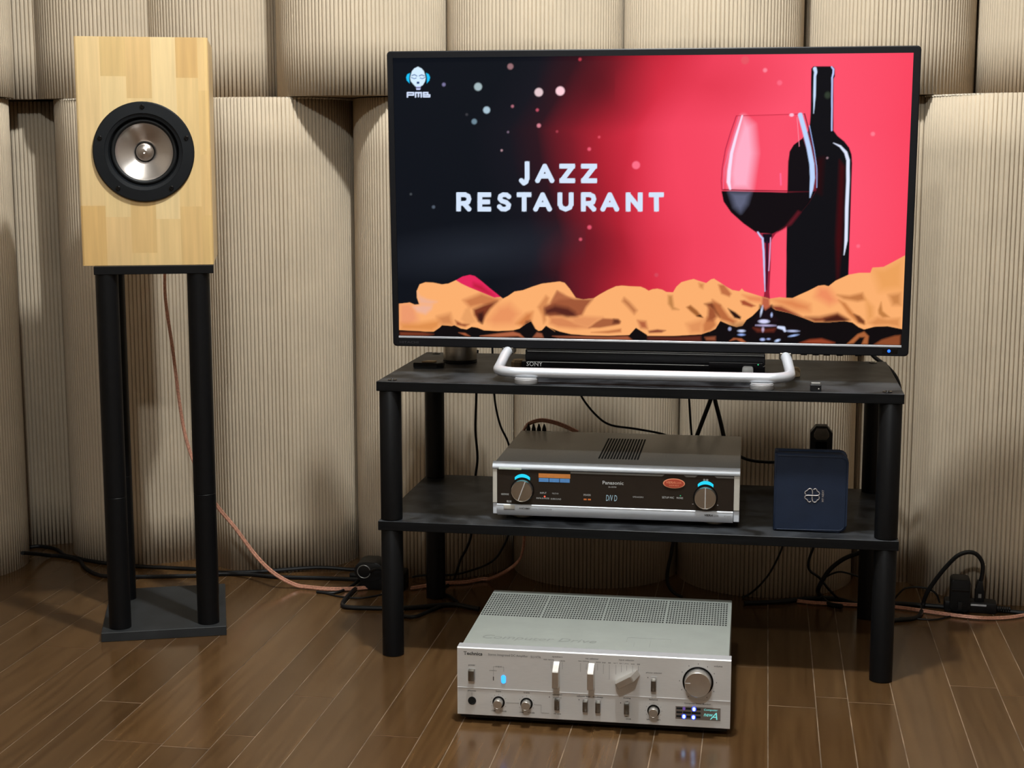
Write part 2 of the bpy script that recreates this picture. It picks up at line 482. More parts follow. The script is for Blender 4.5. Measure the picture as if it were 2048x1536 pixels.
# ------------------------------------------------------------------ corrugated cardboard rolls
SP = np.array([0.0, 0.05, 0.11, 0.20, 0.35, 0.65, 0.80, 0.89, 0.95])
def column(label, cx, cy, rad, z0, z1, edge=False, group='corrugated cardboard rolls', a0=165.0, a1=375.0, pitch=0.0086, depth=0.0048, seed=0):
    rs = np.random.RandomState(seed)
    nfl = int(round(R(a1 - a0) * rad / pitch))
    ang, hh, fid = [], [], []
    steps = 1 + rs.uniform(-0.10, 0.10, nfl)
    steps = steps / steps.sum() * R(a1 - a0)
    acc = R(a0)
    for k in range(nfl):
        dk = depth * (1 + rs.uniform(-0.18, 0.18))
        for sv in SP:
            ang.append(acc + sv * steps[k]); hh.append(-dk * abs(2 * sv - 1) ** 5.0); fid.append(k)
        acc += steps[k]
    ang.append(acc); hh.append(0.0); fid.append(nfl - 1)
    ang = np.array(ang); hh = np.array(hh); fid = np.array(fid)
    nz = 10
    zs = np.linspace(0, z1 - z0, nz)
    wob = rs.normal(0, 0.00014, (nz, nfl)).cumsum(0) * 0.7
    wob -= wob.mean(0)
    big = 1 + 0.0 * ang
    verts = []
    low = rs.uniform(-1, 1, 4)
    for j, z in enumerate(zs):
        rr = rad + hh + 0.0018 * np.sin(ang * 2 + low[0] * 3 + z * 2.0 * low[1])
        a = ang + wob[j, fid] / rad
        verts.append(np.stack([rr * np.cos(a), rr * np.sin(a), np.full_like(a, z)], 1))
    n = len(ang)
    V = np.concatenate(verts)
    faces = []
    for j in range(nz - 1):
        b0, b1 = j * n, (j + 1) * n
        faces += [(b0 + k, b0 + k + 1, b1 + k + 1, b1 + k) for k in range(n - 1)]
    me = bpy.data.meshes.new('corrugated_cardboard_roll')
    cb = len(V); ct = cb + 1
    V = np.concatenate([V, [[0, 0.01, 0.0], [0, 0.01, z1 - z0]]])
    side = len(faces)
    faces += [(cb, k + 1, k) for k in range(n - 1)]
    tb = (nz - 1) * n
    faces += [(ct, tb + k, tb + k + 1) for k in range(n - 1)]
    me.from_pydata(V.tolist(), [], faces)
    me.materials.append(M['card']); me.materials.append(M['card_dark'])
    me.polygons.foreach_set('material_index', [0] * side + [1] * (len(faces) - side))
    me.polygons.foreach_set('use_smooth', [True] * side + [False] * (len(faces) - side))
    me.update()
    o = new_obj('corrugated_cardboard_roll', me, None, None, (cx, cy, z0))
    tag(o, label, 'cardboard roll', group)
    if edge:
        ev, ef = [], []
        rr = rad + hh + 0.0007
        rs2 = rs.uniform(-0.0009, 0.0009, n)
        for j, z in enumerate((z1 - z0 - 0.0022, z1 - z0 + 0.0008)):
            ev.append(np.stack([rr * np.cos(ang + wob[-1, fid] / rad), rr * np.sin(ang + wob[-1, fid] / rad), z + (rs2 if j == 0 else rs2 * 0.4)], 1))
        ev.append(np.stack([(rr - 0.0045) * np.cos(ang), (rr - 0.0045) * np.sin(ang), np.full(n, z1 - z0 + 0.0006)], 1))
        for j in range(2):
            ef += [(j * n + k, j * n + k + 1, (j + 1) * n + k + 1, (j + 1) * n + k) for k in range(n - 1)]
        m2 = bpy.data.meshes.new('cut_edge')
        m2.from_pydata(np.concatenate(ev).tolist(), [], ef)
        new_obj('cut_edge', m2, 'card_edge', o)
    return o
ZS = 1.012
LOW, UP = (0.0, ZS), (ZS + 0.002, 2.02)
cc = 'corrugated cardboard roll'
column('lower ' + cc + ' cut off by the left picture edge', -1.768, 3.046, 0.178, *LOW, seed=1, a1=385)
column('recessed shadowy lower ' + cc + ' left of the speaker stand', -1.680, 3.420, 0.178, *LOW, seed=2)
column('lower ' + cc + ' straight behind the speaker stand poles', -1.385, 3.290, 0.178, *LOW, seed=3, edge=True, a1=360)
column('lower ' + cc + ' standing free between speaker stand and rack', -1.063, 3.277, 0.178, *LOW, seed=4, edge=True, a0=190)
column('lower ' + cc + ' behind the left legs of the rack', -0.708, 3.285, 0.177, *LOW, seed=5)
column('lower ' + cc + ' behind the left half of the receiver', -0.353, 3.270, 0.178, *LOW, seed=6)
column('lower ' + cc + ' behind the navy case and right half of the receiver', 0.0115, 3.270, 0.186, *LOW, seed=7)
column('narrow recessed lower ' + cc + ' showing beside the rear right rack leg', 0.277, 3.330, 0.085, *LOW, seed=8)
column('wide lower ' + cc + ' right of the television and rack', 0.505, 3.315, 0.205, *LOW, seed=9, edge=True)
column('upper ' + cc + ' in the top left picture corner', -1.755, 3.046, 0.178, *UP, seed=11, a1=385)
column('recessed dark upper ' + cc + ' in the gap left of the speaker', -1.660, 3.340, 0.170, *UP, seed=10)
column('upper ' + cc + ' showing above the left edge of the speaker', -1.450, 3.316, 0.175, *UP, seed=12)
column('recessed upper ' + cc + ' just right of the speaker top', -1.205, 3.330, 0.172, *UP, seed=13, a0=180)
column('upper ' + cc + ' overhanging left of the television', -0.856, 3.255, 0.183, *UP, seed=14)
column('upper ' + cc + ' above the left half of the television', -0.488, 3.270, 0.186, *UP, seed=15)
column('upper ' + cc + ' above the right half of the television', -0.117, 3.270, 0.185, *UP, seed=16)
column('upper ' + cc + ' beside the top right television corner', 0.243, 3.375, 0.177, *UP, seed=17)
column('upper ' + cc + ' in the top right picture corner', 0.600, 3.350, 0.182, *UP, seed=18, a0=180)

# ------------------------------------------------------------------ rack
RX, RY, RW, RD = -0.6685, 2.5934, 0.9024, 0.409
Z1, Z2, TT = 0.5018, 0.2511, 0.017
rack = thing('media_rack', 'black two-shelf rack on round legs holding the television', 'rack', (RX, RY, 0))
for z in (Z1, Z2):
    MB().box(0, RW, 0, RD, z - TT, z, 0.0008, 1).build('shelf', 'shelf', rack)
LR = 0.0195
def leg_mesh(h):
    return MB().lathe([(LR - 0.0012, 0), (LR, 0.0015), (LR, h - 0.0015), (LR - 0.001, h)], seg=40).mesh('leg')
lo, hi = leg_mesh(Z2 - TT), leg_mesh(Z1 - TT - Z2)
capm = MB().lathe([(0.0085, 0), (0.008, 0.0014), (0.004, 0.0018), (0.0036, 0.0008), (0, 0.0008)], seg=20).mesh('bolt_cap')
for x, y in ((0.0205, 0.0205), (RW - 0.0205, 0.0205), (0.0205, RD - 0.0215), (RW - 0.0205, RD - 0.0215)):
    new_obj('leg', lo, 'leg', rack, (x, y, 0))
    new_obj('leg', hi, 'leg', rack, (x, y, Z2))
    new_obj('bolt_cap', capm, 'blackg', rack, (x + (0.004 if x < 0.5 else -0.006), y, Z1))

# ------------------------------------------------------------------ speaker stand
st = thing('speaker_stand', 'black four-pole speaker stand on a slate-grey base plate', 'speaker stand', (-1.1982, 2.5898, 0), 0.3536)
M['slate'] = mat('dusty_black_board', (0.017, 0.0185, 0.020), 0.6, spec=0.35, noise=0.3, nscale=18, bump=0.1, bscale=400)
MB().box(0, 0.2286, 0, 0.2953, 0, 0.0177, 0.0008, 1).build('base_plate', 'slate', st)
MB().box(0.012, 0.2236, 0.012, 0.245, 0.681, 0.696, 0.0008, 1).build('top_plate', 'leg', st)
PR = 0.0203
ml = MB().lathe([(PR, 0), (PR, 0.25), (PR - 0.0007, 0.2508)], seg=36).mesh('lower_pole')
mu = MB().lathe([(PR - 0.0007, 0), (PR, 0.0008), (PR, 0.681 - 0.2685)], seg=36).mesh('upper_pole')
for x, y in ((0.033, 0.033), (0.1956, 0.033), (0.033, 0.225), (0.1956, 0.225)):
    new_obj('lower_pole', ml, 'leg', st, (x, y, 0.0177))
    new_obj('upper_pole', mu, 'leg', st, (x, y, 0.2685))

# ------------------------------------------------------------------ loudspeaker
BW, BH, BD = 0.233, 0.4059, 0.235
sp = thing('bookshelf_speaker', 'blond laminated-wood loudspeaker with one silver-coned driver', 'speaker', (-1.2162, 2.6143, 0.6965), 0.3204)
DX, DZ, DR = 0.1152, 0.2035, 0.0893
FT = 0.019
HOLE = DR - 0.010
def boolean_cut(me, cutter_me):
    a = bpy.data.objects.new('a', me); b = bpy.data.objects.new('b', cutter_me)
    COL.objects.link(a); COL.objects.link(b)
    md = a.modifiers.new('m', 'BOOLEAN'); md.object = b; md.operation = 'DIFFERENCE'; md.solver = 'EXACT'
    bpy.context.view_layer.update()
    out = bpy.data.meshes.new_from_object(a.evaluated_get(bpy.context.evaluated_depsgraph_get()))
    bpy.data.objects.remove(a); bpy.data.objects.remove(b)
    return out
cut = MB().lathe([(HOLE, -0.05), (HOLE, 0.10)], (DX, 0, DZ), 'y', 48).mesh('cutter', smooth=False)
body = MB().box(0.0, BW, FT, BD, 0, BH, 0.003, 2).mesh('cabinet_body', smooth=False)
bo = new_obj('cabinet_body', boolean_cut(body, cut), 'birch', sp)
bo.color = (0.60, 0.42, 0.21, 1)
CU = [0, 0.19, 0.38, 0.57, 0.755, 0.92, 1.0]
BL = [[(0, .735, (0.670, 0.478, 0.232)), (.735, 1, (0.600, 0.380, 0.146))],
      [(0, .17, (0.600, 0.409, 0.172)), (.17, .499, (0.690, 0.507, 0.249)), (.499, .785, (0.680, 0.497, 0.241)), (.785, 1, (0.660, 0.449, 0.206))],
      [(0, .265, (0.630, 0.419, 0.181)), (.265, .499, (0.680, 0.487, 0.232)), (.499, .945, (0.620, 0.409, 0.172)), (.945, 1, (0.660, 0.458, 0.206))],
      [(0, .499, (0.710, 0.526, 0.267)), (.499, .795, (0.710, 0.526, 0.267)), (.795, 1, (0.670, 0.468, 0.215))],
      [(0, .175, (0.580, 0.361, 0.138)), (.175, .74, (0.660, 0.458, 0.206)), (.74, 1, (0.620, 0.409, 0.172))],
      [(0, .23, (0.660, 0.449, 0.198)), (.23, .51, (0.640, 0.429, 0.181)), (.51, .78, (0.660, 0.439, 0.189)), (.78, 1, (0.630, 0.419, 0.172))]]
for ci, blocks in enumerate(BL):
    u0, u1 = CU[ci] * BW, CU[ci + 1] * BW
    for v0, v1, col in blocks:
        z0, z1 = BH * (1 - v1), BH * (1 - v0)
        x0, x1 = u0, u1
        # chamfered right and left front edges on the outer strips
        if ci == 0: prof = [(0, FT), (0, 0.004), (0.0012, 0.0012), (0.004, 0), (x1, 0), (x1, FT)]
        elif ci == 5: prof = [(x0, FT), (x0, 0), (x1 - 0.007, 0), (x1 - 0.002, 0.003), (x1, 0.008), (x1, FT)]
        else: prof = [(x0, FT), (x0, 0), (x1, 0), (x1, FT)]
        me = MB().prism(prof, z0, z1, 'xy').mesh('lamella', smooth=False)
        xc = min(max(DX, x0), x1); zc = min(max(DZ, z0), z1)
        if math.hypot(xc - DX, zc - DZ) < HOLE + 0.002: me = boolean_cut(me, cut)
        o = new_obj('lamella', me, 'birch', sp)
        o.color = (*col, 1)
drv = MB().lathe([(DR, 0.0), (DR, -0.0035), (DR - 0.002, -0.0055), (DR * 0.77, -0.0062), (DR * 0.765, -0.0045), (DR * 0.70, -0.0035), (DR * 0.67, 0.004), (DR * 0.66, 0.010), (DR * 0.68, 0.03), (HOLE - 0.001, 0.035), (HOLE - 0.001, 0.0)], (DX, 0, DZ), 'y', 64, cap=False).build('driver', 'flange', sp)
tag(drv, 'black round driver flange')
r0 = DR * 0.665
pf = [(r0, 0.004)]
for k in range(9):
    a = PI * k / 8
    pf.append((r0 - 0.0045 + 0.0040 * math.cos(a), 0.0060 - 0.0035 * math.sin(a)))
pf.append((0.0512, 0.0085))
MB().lathe(pf, (DX, 0, DZ), 'y', 64, cap=False).build('surround', 'surround', drv)
pf = []
for k in range(13):
    t = k / 12
    pf.append((0.0518 + (0.0172 - 0.0518) * t, 0.0075 + 0.022 * t ** 0.82))
MB().lathe(pf, (DX, 0, DZ), 'y', 64, cap=False).build('cone', 'cone', drv, ang=60)
MB().lathe([(0.0176, 0.031), (0.0176, 0.027), (0.0168, 0.0262)], (DX, 0, DZ), 'y', 40, cap=False).build('gap_ring', 'surround', drv)
pf = [(0.0165, 0.029)]
for k in range(8):
    t = k / 7
    pf.append((0.0160 * math.cos(t * 1.35), 0.026 - 0.0078 * math.sin(t * 1.35)))
pf += [(0.0030, 0.0176), (0.0018, 0.0184), (0, 0.0186)]
MB().lathe(pf, (DX, 0, DZ), 'y', 40, cap=False).build('phase_plug', 'dome', drv, ang=60)
sm = MB().lathe([(0.0042, 0), (0.0042, -0.0016), (0.0030, -0.0026), (0.0017, -0.0026), (0.0017, -0.0012), (0, -0.0012)], (0, 0, 0), 'y', 16).mesh('screw')
for k in range(5):
    a = PI / 2 + k * 2 * PI / 5
    new_obj('screw', sm, 'blackg', drv, (DX + DR * 0.892 * math.cos(a), -0.0056, DZ + DR * 0.892 * math.sin(a)))

# ------------------------------------------------------------------ television
TK = 1.172
TX, TY, TZ, TW, TH = -0.5672 * TK, 2.3093 * TK, 0.8971 - (0.8971 - 0.6014) * TK, 0.7787 * TK, 0.4475 * TK
TROT = (0.0451, 0, 0.0008)
tv = thing('television', 'flat television playing a wine-glass picture on a silver bar stand', 'television', (TX, TY, Z1))
TL = (0, 0, TZ - Z1)
BLx, BRx, BT, BB = 0.0108, 0.0124, 0.0116, 0.0195
SX0, SX1, SZ0, SZ1 = BLx, TW - BRx, BB, TH - BT
out = rrect(0, TW, 0, TH, 0.007)
inn = [(SX0, SZ0), (SX1, SZ0), (SX1, SZ1), (SX0, SZ1)]
def frame_mesh():
    b = MB()
    n = len(out)
    F = [b.bm.verts.new((x, 0.0014, z)) for x, z in out]
    F2 = [b.bm.verts.new((TW / 2 + (x - TW / 2) * 0.9965, 0.0, TH / 2 + (z - TH / 2) * 0.994)) for x, z in out]
    K = [b.bm.verts.new((x, 0.032, z)) for x, z in out]
    I0 = [b.bm.verts.new((x, 0.0, z)) for x, z in inn]
    I1 = [b.bm.verts.new((x, 0.0045, z)) for x, z in inn]
    for k in range(n):
        k2 = (k + 1) % n
        b.bm.faces.new((F[k], F[k2], F2[k2], F2[k])); b.bm.faces.new((F[k2], F[k], K[k], K[k2]))
    q = n // 4
    for c in range(4):          # corner fans and edge quads of the front face
        ids = list(range(c * q, (c + 1) * q))
        for a, d in zip(ids[:-1], ids[1:]): b.bm.faces.new((F2[a], F2[d], I0[c]))
        b.bm.faces.new((F2[ids[-1]], F2[(ids[-1] + 1) % n], I0[(c + 1) % 4], I0[c]))
        b.bm.faces.new((I0[c], I0[(c + 1) % 4], I1[(c + 1) % 4], I1[c]))
    b.bm.faces.new(K)
    return b
bez = frame_mesh().build('bezel', 'bezel', tv, TL, TROT, ang=30)
MB().box(0.12, TW - 0.12, 0.032, 0.062, 0.02, TH - 0.12, 0.01, 2).build('rear_housing', 'blackp', tv, TL, TROT)
MB().box(SX0, SX1, -0.0006, 0.0008, SZ0 - 0.0040, SZ0 - 0.0004, 0.0004, 1).build('silver_trim', 'silver', bez)
MB().box(0.868, 0.894, -0.0005, 0.001, 0.0045, 0.0135, 0.0004, 1).build('indicator_window', 'blackg', bez)
MB().lathe([(0.0030, 0), (0.0026, -0.0009), (0, -0.0012)], (0.8795, 0, 0.009), 'y', 16).build('power_light', 'led_tv', bez)
lettering('HITACHI', 0.0125, 0.0475, 0.0055, 0.0098, mat('grey_badge', (0.03, 0.03, 0.034), 0.5, noise=0.1, nscale=50), bez, -0.0004, 'badge_lettering', bold=0.01)
bm_ = MB().box(-0.0055, 0.0055, 0.004, 0.014, -0.0022, 0.0004, 0.0006, 1).mesh('button')
for px in (1617, 1640, 1661, 1686, 1722): new_obj('button', bm_, 'blackp', bez, ((px - 787) / 1030 * TW, 0, 0))

ART=[
['e',[170.1,57.6,7.7,7.7,0],[165,185,190],3.2],
['e',[186.7,103.3,6.8,6.8,0],[170,195,210],3.2],
['e',[161.6,125.9,5.3,5.3,0],[110,135,150],3.2],
['e',[234.7,18.6,5.8,5.8,0],[150,110,115],3.2],
['e',[290.6,69.1,8.2,8.2,0],[228,200,205],3.2],
['e',[332.8,66.9,8.7,8.7,0],[255,208,218],3.2],
['e',[290.5,134.2,3.9,3.9,0],[215,130,145],3.2],
['e',[101.4,52.8,3.4,3.4,0],[125,120,160],3.2],
['e',[238.3,96.2,2.7,2.7,0],[180,110,125],3.2],
['e',[287.6,103.7,2.9,2.9,0],[190,80,100],3.2],
['e',[146.7,112,2.4,2.4,0],[60,60,66],3.2],
['e',[216,183,1.9,1.9,0],[190,150,160],3.2],
['e',[229.1,146.8,1.9,1.9,0],[130,110,130],3.2],
['e',[482,212,7.7,7.7,0],[255,112,138],3.2],
['e',[390,180.5,3.4,3.4,0],[240,90,115],3.2],
['e',[390.8,335.5,4.1,4.1,0],[228,85,110],3.2],
['e',[409.4,157,2.3,2.3,0],[230,80,100],3.2],
['e',[76.5,296.7,3.1,3.1,0],[85,95,110],3.2],
['e',[30.5,271,2.1,2.1,0],[75,80,85],3.2],
['e',[326.5,146,2.3,2.3,0],[170,60,75],3.2],
['e',[371.6,6.2,2.9,2.9,0],[190,60,75],3.2],
['e',[373.1,359.8,3.1,3.1,0],[215,85,105],3.2],
['e',[726.3,30.1,3.9,3.9,0],[255,135,155],3.2],
['e',[754.2,54.1,4.8,4.8,0],[255,105,130],3.2],
['e',[931.1,152,3.9,3.9,0],[255,125,145],3.2],
['e',[688.2,10.8,7.7,7.7,0],[235,85,100],3.2],
['e',[911.4,368.1,3.4,3.4,0],[255,110,135],3.2],
['e',[523.9,429.8,3.9,3.9,0],[215,70,90],3.2],
['p',[[812.7,27.9],[816.4,23.5],[852,23.8],[856.4,28.2],[856.9,42.4],[854.6,47.6],[857.5,145.2],[865.5,155.7],[878.6,166.2],[888,178],[892.8,191.1],[894.4,206.9],[894.6,357.5],[894.9,436.8],[777.3,477.9],[775.1,358.5],[774.1,262.9],[774,204.4],[777,184.5],[783.9,172.7],[799,160.8],[810.1,146.4],[813,133.3],[813.8,109.7],[812.7,42.1]],[14,13,18],1.6],
['p',[[870.9,201.7],[880.4,214.8],[880.4,357.6],[874.8,456.1],[868.7,357.7]],[62,8,14],8],
['p',[[828.5,199.1],[841.3,196.4],[838.5,268],[830.6,262.7]],[40,6,10],12],
['s',[[819.3,28],[821.1,34.4],[819.8,42.2],[820.2,78.5],[819.5,112.4]],[7,6,4.5,4.5,1],[205,225,255],2],
['s',[[850.2,24.8],[853.9,29.5],[853.7,37.3],[851.9,45],[854.4,145.2]],[2.5,3.5,3.5,3,2.5],[190,205,255],1.6],
['s',[[858.3,169],[871.3,175.4],[881.9,187.2],[886.6,201.7],[887.8,241.3],[887.4,294.4],[888.1,357.5],[885.2,385.5]],[1,4,6,6.5,6.5,6.5,6,1.5],[225,232,255],2],
['e',[844.4,78.1,5.3,6.3,0],[48,58,46],4],
['e',[847.7,197.7,2.1,2.1,0],[150,120,130],2],
['t',[[673.7,116.6],[664,146.1],[654.3,180.5],[648.5,215.1],[646.5,241.9],[647.4,263.3],[652.6,282.1],[667.5,303.6],[691.7,325],[718.4,343.8],[731.6,346.4],[749.9,345.7],[767.9,335.3],[793.3,313.6],[815.8,284.1],[829.2,260],[831.3,230.8],[827.4,204.3],[817,162.2],[802.6,112.8]],[235,60,85],1.5,0.2],
['p',[[686.8,119.8],[705.3,135.6],[711.8,188.5],[703.2,259.1],[666.5,259.2],[661.9,228.5],[666.2,188.5]],[255,175,200],22],
['p',[[774.8,215],[776.5,185.9],[783.9,172.7],[800.3,160.3],[807.2,177.9],[818.7,214.9],[820.3,262.7],[775.2,262.9]],[16,11,16],2],
['p',[[648.2,262.3],[775.2,264.5],[822.8,262.7],[828.5,260.5],[815.8,284.6],[793.3,314.2],[767.9,335.8],[749.9,345.7],[718.4,344.3],[691.7,325.6],[667.5,304.1],[652.6,282.7]],[15,9,14],1.6],
['p',[[664,264.6],[703.3,265.3],[697.3,287.3],[685.9,303.5],[673.9,292.8]],[96,100,124],14],
['p',[[773,329.9],[795.5,300.2],[800.8,302.9],[783.3,327.1],[755.1,343.5]],[95,22,34],6],
['s',[[650.8,259.6],[708.5,261],[773.6,261.8]],[2.2,2.2,2.2],[120,14,30],1.6],
['s',[[673.7,116.6],[741,115.2],[802.6,113.4]],[1.2,1.2,1.2],[185,35,60],1.4],
['s',[[673.7,117.1],[664,146.6],[654.3,181.1],[649,215.7],[647.2,241.9],[648.7,259.3]],[1.6,1.6,1.6,1.6,1.6,1.6],[175,35,70],1.4],
['s',[[678.9,117.6],[664.6,172.6],[652.5,217.8],[652.1,257.9]],[1.3,1.3,1.3,1.3],[240,120,160],1.6],
['s',[[684.9,116.6],[674.6,154],[666.2,188.5],[662.3,223.1],[661.5,244.5],[664.9,257.9]],[3,5,6,7,7.5,4],[250,225,250],2.2],
['s',[[794.5,115.4],[803.7,146.4],[812.4,178],[819.1,209.6],[821,236.1],[819.6,257.4],[817.5,273.9]],[9,9,9,9.5,9.5,7,1.5],[190,215,255],2.4],
['s',[[788.7,120.1],[794.3,175.3]],[1,1],[255,150,175],1.4],
['s',[[802.6,113.4],[817,162.2],[827.1,204.3],[831.1,230.8],[829,260]],[1.8,1.8,1.8,1.8,1.8],[60,20,40],1.4],
['s',[[812.3,135.9],[822.8,183.2],[828.6,217.6],[829.8,254.7]],[1.4,1.4,1.4,1.4],[165,190,250],1.5],
['s',[[760.2,228.3],[761.6,249.6]],[3,3],[255,105,150],2],
['e',[778.3,115.4,4.2,3.2,0],[255,190,215],2],
['p',[[715.7,340.1],[729,345.9],[747.3,345.8],[757.6,339.8],[748.8,353.3],[745.8,358.8],[745.9,410.3],[744.6,459.5],[747.2,486.9],[732.7,487.1],[735.1,459.6],[732,410.5],[728,358.9],[723.9,352.2]],[150,30,55],1.5],
['p',[[728.9,345.4],[747.3,345.2],[745.9,361.5],[737.9,365.6],[730.7,361.6]],[20,12,26],2],
['s',[[719.7,342.7],[724.3,349.5],[729.2,354.8],[732,383.3],[734.2,424.1],[736.2,459.6]],[3,3.5,4,4,3,1.5],[200,205,250],1.8],
['s',[[737.8,361.5],[739.1,410.4],[739.3,456.8]],[4.5,4,2],[45,14,40],1.6],
['s',[[744.4,353.4],[743.4,396.7],[742.5,418.5]],[2,2.2,1.5],[225,170,215],1.6],
['p',[[-10.8,503.6],[210.2,492],[1007.6,486.5],[1011.4,574.3],[-12.4,583.3]],[14,9,11],2],
['p',[[120,445.7],[133.7,437.9],[148.9,434.3],[159.1,436.7],[172.5,446.8],[189.3,461.1],[204.4,472.9],[214.4,481.3],[198.4,483.2],[155.4,469.2],[125,459.4]],[228,40,92],1.6],
['p',[[155.6,450.4],[172.4,455.3],[197.6,475.5],[185.8,474],[155.5,459]],[190,28,60],10],
['m',[[1.3,496.3],[23.7,493.4],[34,497.6],[43.4,496.6],[38.8,482.9],[38.7,469.1],[44.9,455.2],[57,450.8],[74,451.4],[91,454.7],[104.7,452.8],[120,445.7],[131,452.5],[147,459.9],[172.3,469.9],[198.4,480.6],[211.1,478.8],[216.1,482.1],[226.3,476.8],[239.7,467.3],[256.5,464.5],[276.7,456.6],[295.1,450.4],[328.4,445.8],[331.3,445.4],[341.3,448.1],[351.3,459.9],[363.8,478.4],[378.8,481.5],[389.6,479.7],[399.5,478.7],[411.1,470.9],[427.5,461.4],[443.9,453.6],[455.4,452.1],[473.5,453.2],[493.2,453.8],[501.5,457.1],[508.9,461.7],[516.2,458.6],[526,457.3],[535.8,459.2],[544.1,463.8],[557.1,464.2],[563.5,452.9],[573.1,443.6],[587.6,439.2],[597.3,436.9],[605.5,439.9],[621.8,444.7],[631.3,437],[637.8,435.6],[637.4,436.2],[649.3,443.5],[661.1,451.4],[672.9,457.9],[686.6,460.1],[691.3,455],[696.3,460],[731.4,470.6],[745.1,474.4],[764.3,471.1],[777.8,472],[789.4,472.4],[802.6,465.6],[819.6,457.4],[838.4,447.1],[849.8,445.6],[857.6,447.9],[870.5,436.8],[894.8,424.6],[915.5,420.4],[936.3,420.2],[939.7,410.2],[960.4,408.4],[977,399],[1000.8,385],[1001.4,530.6],[996.6,529.7],[972.7,525.1],[948.1,526.5],[928.3,532.5],[917.7,528],[905.9,519.2],[890.5,516.4],[861.9,519.3],[833.1,519.8],[811.7,511.6],[784.5,502],[757.3,496.4],[745.4,488.5],[726.2,494.8],[713,509.2],[701.6,517.4],[694.1,529.7],[682.4,532.3],[668.7,528.1],[650.9,520.3],[641.4,536.7],[629.8,543],[635,540.2],[614,548.2],[560.1,552.5],[507.6,553.4],[505.9,550.9],[484.3,537.3],[471.3,552.4],[428.2,554.8],[386.6,554.7],[353.2,552.7],[331.5,547.9],[311.4,540.6],[321.8,548.1],[303.4,536.4],[295,546],[288.3,547.5],[281.6,542.8],[273.2,527.5],[263.1,532.8],[249.6,543.3],[236,547.3],[205.6,549.2],[176.8,548.4],[163.2,543.1],[151.3,541.5],[141,547.2],[129.1,545.4],[115.5,538.7],[110.4,540.5],[89.9,539.1],[84.7,544.4],[72.6,552.9],[55.4,553.2],[39.9,552.1],[0.3,551]],[252,176,112],1.6],
['c',[[1.4,495.5],[23.7,493.8],[35.5,507.1],[40.3,529.5],[17.6,547.2],[0.5,538.8]],[237,154,110],16],
['c',[[39.6,469.1],[44.6,479.3],[59.9,486],[80.3,490.9],[66.5,496.3],[44.3,494.8]],[239,178,147],8],
['c',[[30.5,502],[49.4,498.2],[69.9,498.8],[68.1,506.6],[56,517.1],[38.9,512.2]],[239,180,153],8],
['c',[[4,537],[40.2,536.4],[79.8,528.9],[88.3,528.7],[83,544.4],[69.1,552.4],[3.8,550.6]],[224,144,79],12.8],
['c',[[79.9,521.9],[107.3,514.6],[113.8,538.7],[89.9,539.1]],[210,135,82],12.8],
['c',[[134.9,486.7],[172.3,471.6],[211.1,483],[192.4,499.6],[172.1,496.4],[148.3,501.9]],[203,124,75],11.2],
['c',[[155,505.3],[175.5,496.4],[204.3,487.4],[190.7,503],[176.9,523.9],[173.5,534.3],[165,529.2],[156.6,517.3]],[121,55,34],8],
['c',[[163.5,513.8],[175.4,510.1],[176.9,523.9],[172.6,534.3],[165,529.2]],[62,25,20],7.2],
['c',[[129.3,526.3],[138.1,505.5],[146.6,500.2],[154.9,520.8],[161.6,531],[148,536.4],[137.8,534.8]],[233,160,101],6.4],
['c',[[117.4,528.3],[130.9,535],[146.2,536.4],[137.7,541.8],[120.7,538.6]],[152,79,46],5.6],
['c',[[183.7,527.2],[205.9,499.4],[229.5,492.2],[249.7,512.4],[236.1,535],[197.2,537.3]],[235,149,96],20.8],
['c',[[263.1,512.2],[276.6,508.6],[273.2,525.8],[256.3,539.8],[242.9,533.1]],[210,126,70],11.2],
['c',[[286.7,498.2],[303.4,474.1],[310.1,479.1],[303.4,503.1],[303.4,525.3],[298.4,532.2],[295,515.1]],[214,138,84],7.2],
['c',[[263.1,527.6],[271.5,525.8],[279.9,541.1],[273.2,541.2],[256.3,539.8]],[114,55,34],6.4],
['c',[[299.6,498],[311.4,491],[326.4,465.3],[336.4,473.6],[361.3,480.1],[397.9,480.4],[384.7,496.7],[376.4,513.9],[361.5,518.4],[336.4,514.5],[311.4,518.3],[301.3,511.6]],[161,88,56],7.2],
['c',[[301.3,503.1],[321.4,494.3],[348.1,499],[361.4,507.3],[366.5,517.4],[344.8,517.8],[321.4,511.3],[303,513.3]],[87,37,29],11.2],
['c',[[326.4,465.3],[338,470.2],[351.4,480.2],[331.4,482.2],[314.7,489.2]],[180,106,68],8],
['c',[[311.4,518.3],[336.4,517.9],[361.5,527.8],[391.5,539.2],[361.6,541.4],[328.1,538.6],[311.4,532]],[216,135,86],9.6],
['c',[[378.1,515.6],[418,517],[404.8,527.1],[389.9,539.3],[361.5,531.2],[353.1,519.4]],[228,149,96],9.6],
['c',[[418,519.2],[447.8,520.4],[453.6,524.6],[452.9,529.7],[441.3,533.3],[411.5,538.9],[389.9,539.3],[404.8,527.1]],[169,97,61],4.8],
['c',[[439.5,520.5],[449.5,521.2],[452.8,525.4],[449.5,529.7],[438,529.9]],[104,52,34],6.4],
['c',[[394.9,548.6],[428.1,544.6],[454.6,539.9],[454.7,546.7],[428.2,549.7]],[195,117,70],4.8],
['c',[[460.6,477],[470.6,485.3],[485.6,502],[480.7,508.9],[469,495.5],[457.4,483.8]],[182,109,65],9.6],
['c',[[487.4,522.3],[503.9,523.8],[507.4,539],[494.2,537.5]],[180,99,63],8],
['c',[[509.1,543.2],[527.1,540],[543.6,541.8],[535.4,546.1],[510.8,547.4]],[133,61,43],4.8],
['c',[[547.4,470.8],[555.6,470.7],[559.2,494.2],[569.1,499.1],[556,499.3],[547.7,487.6]],[195,131,75],6.4],
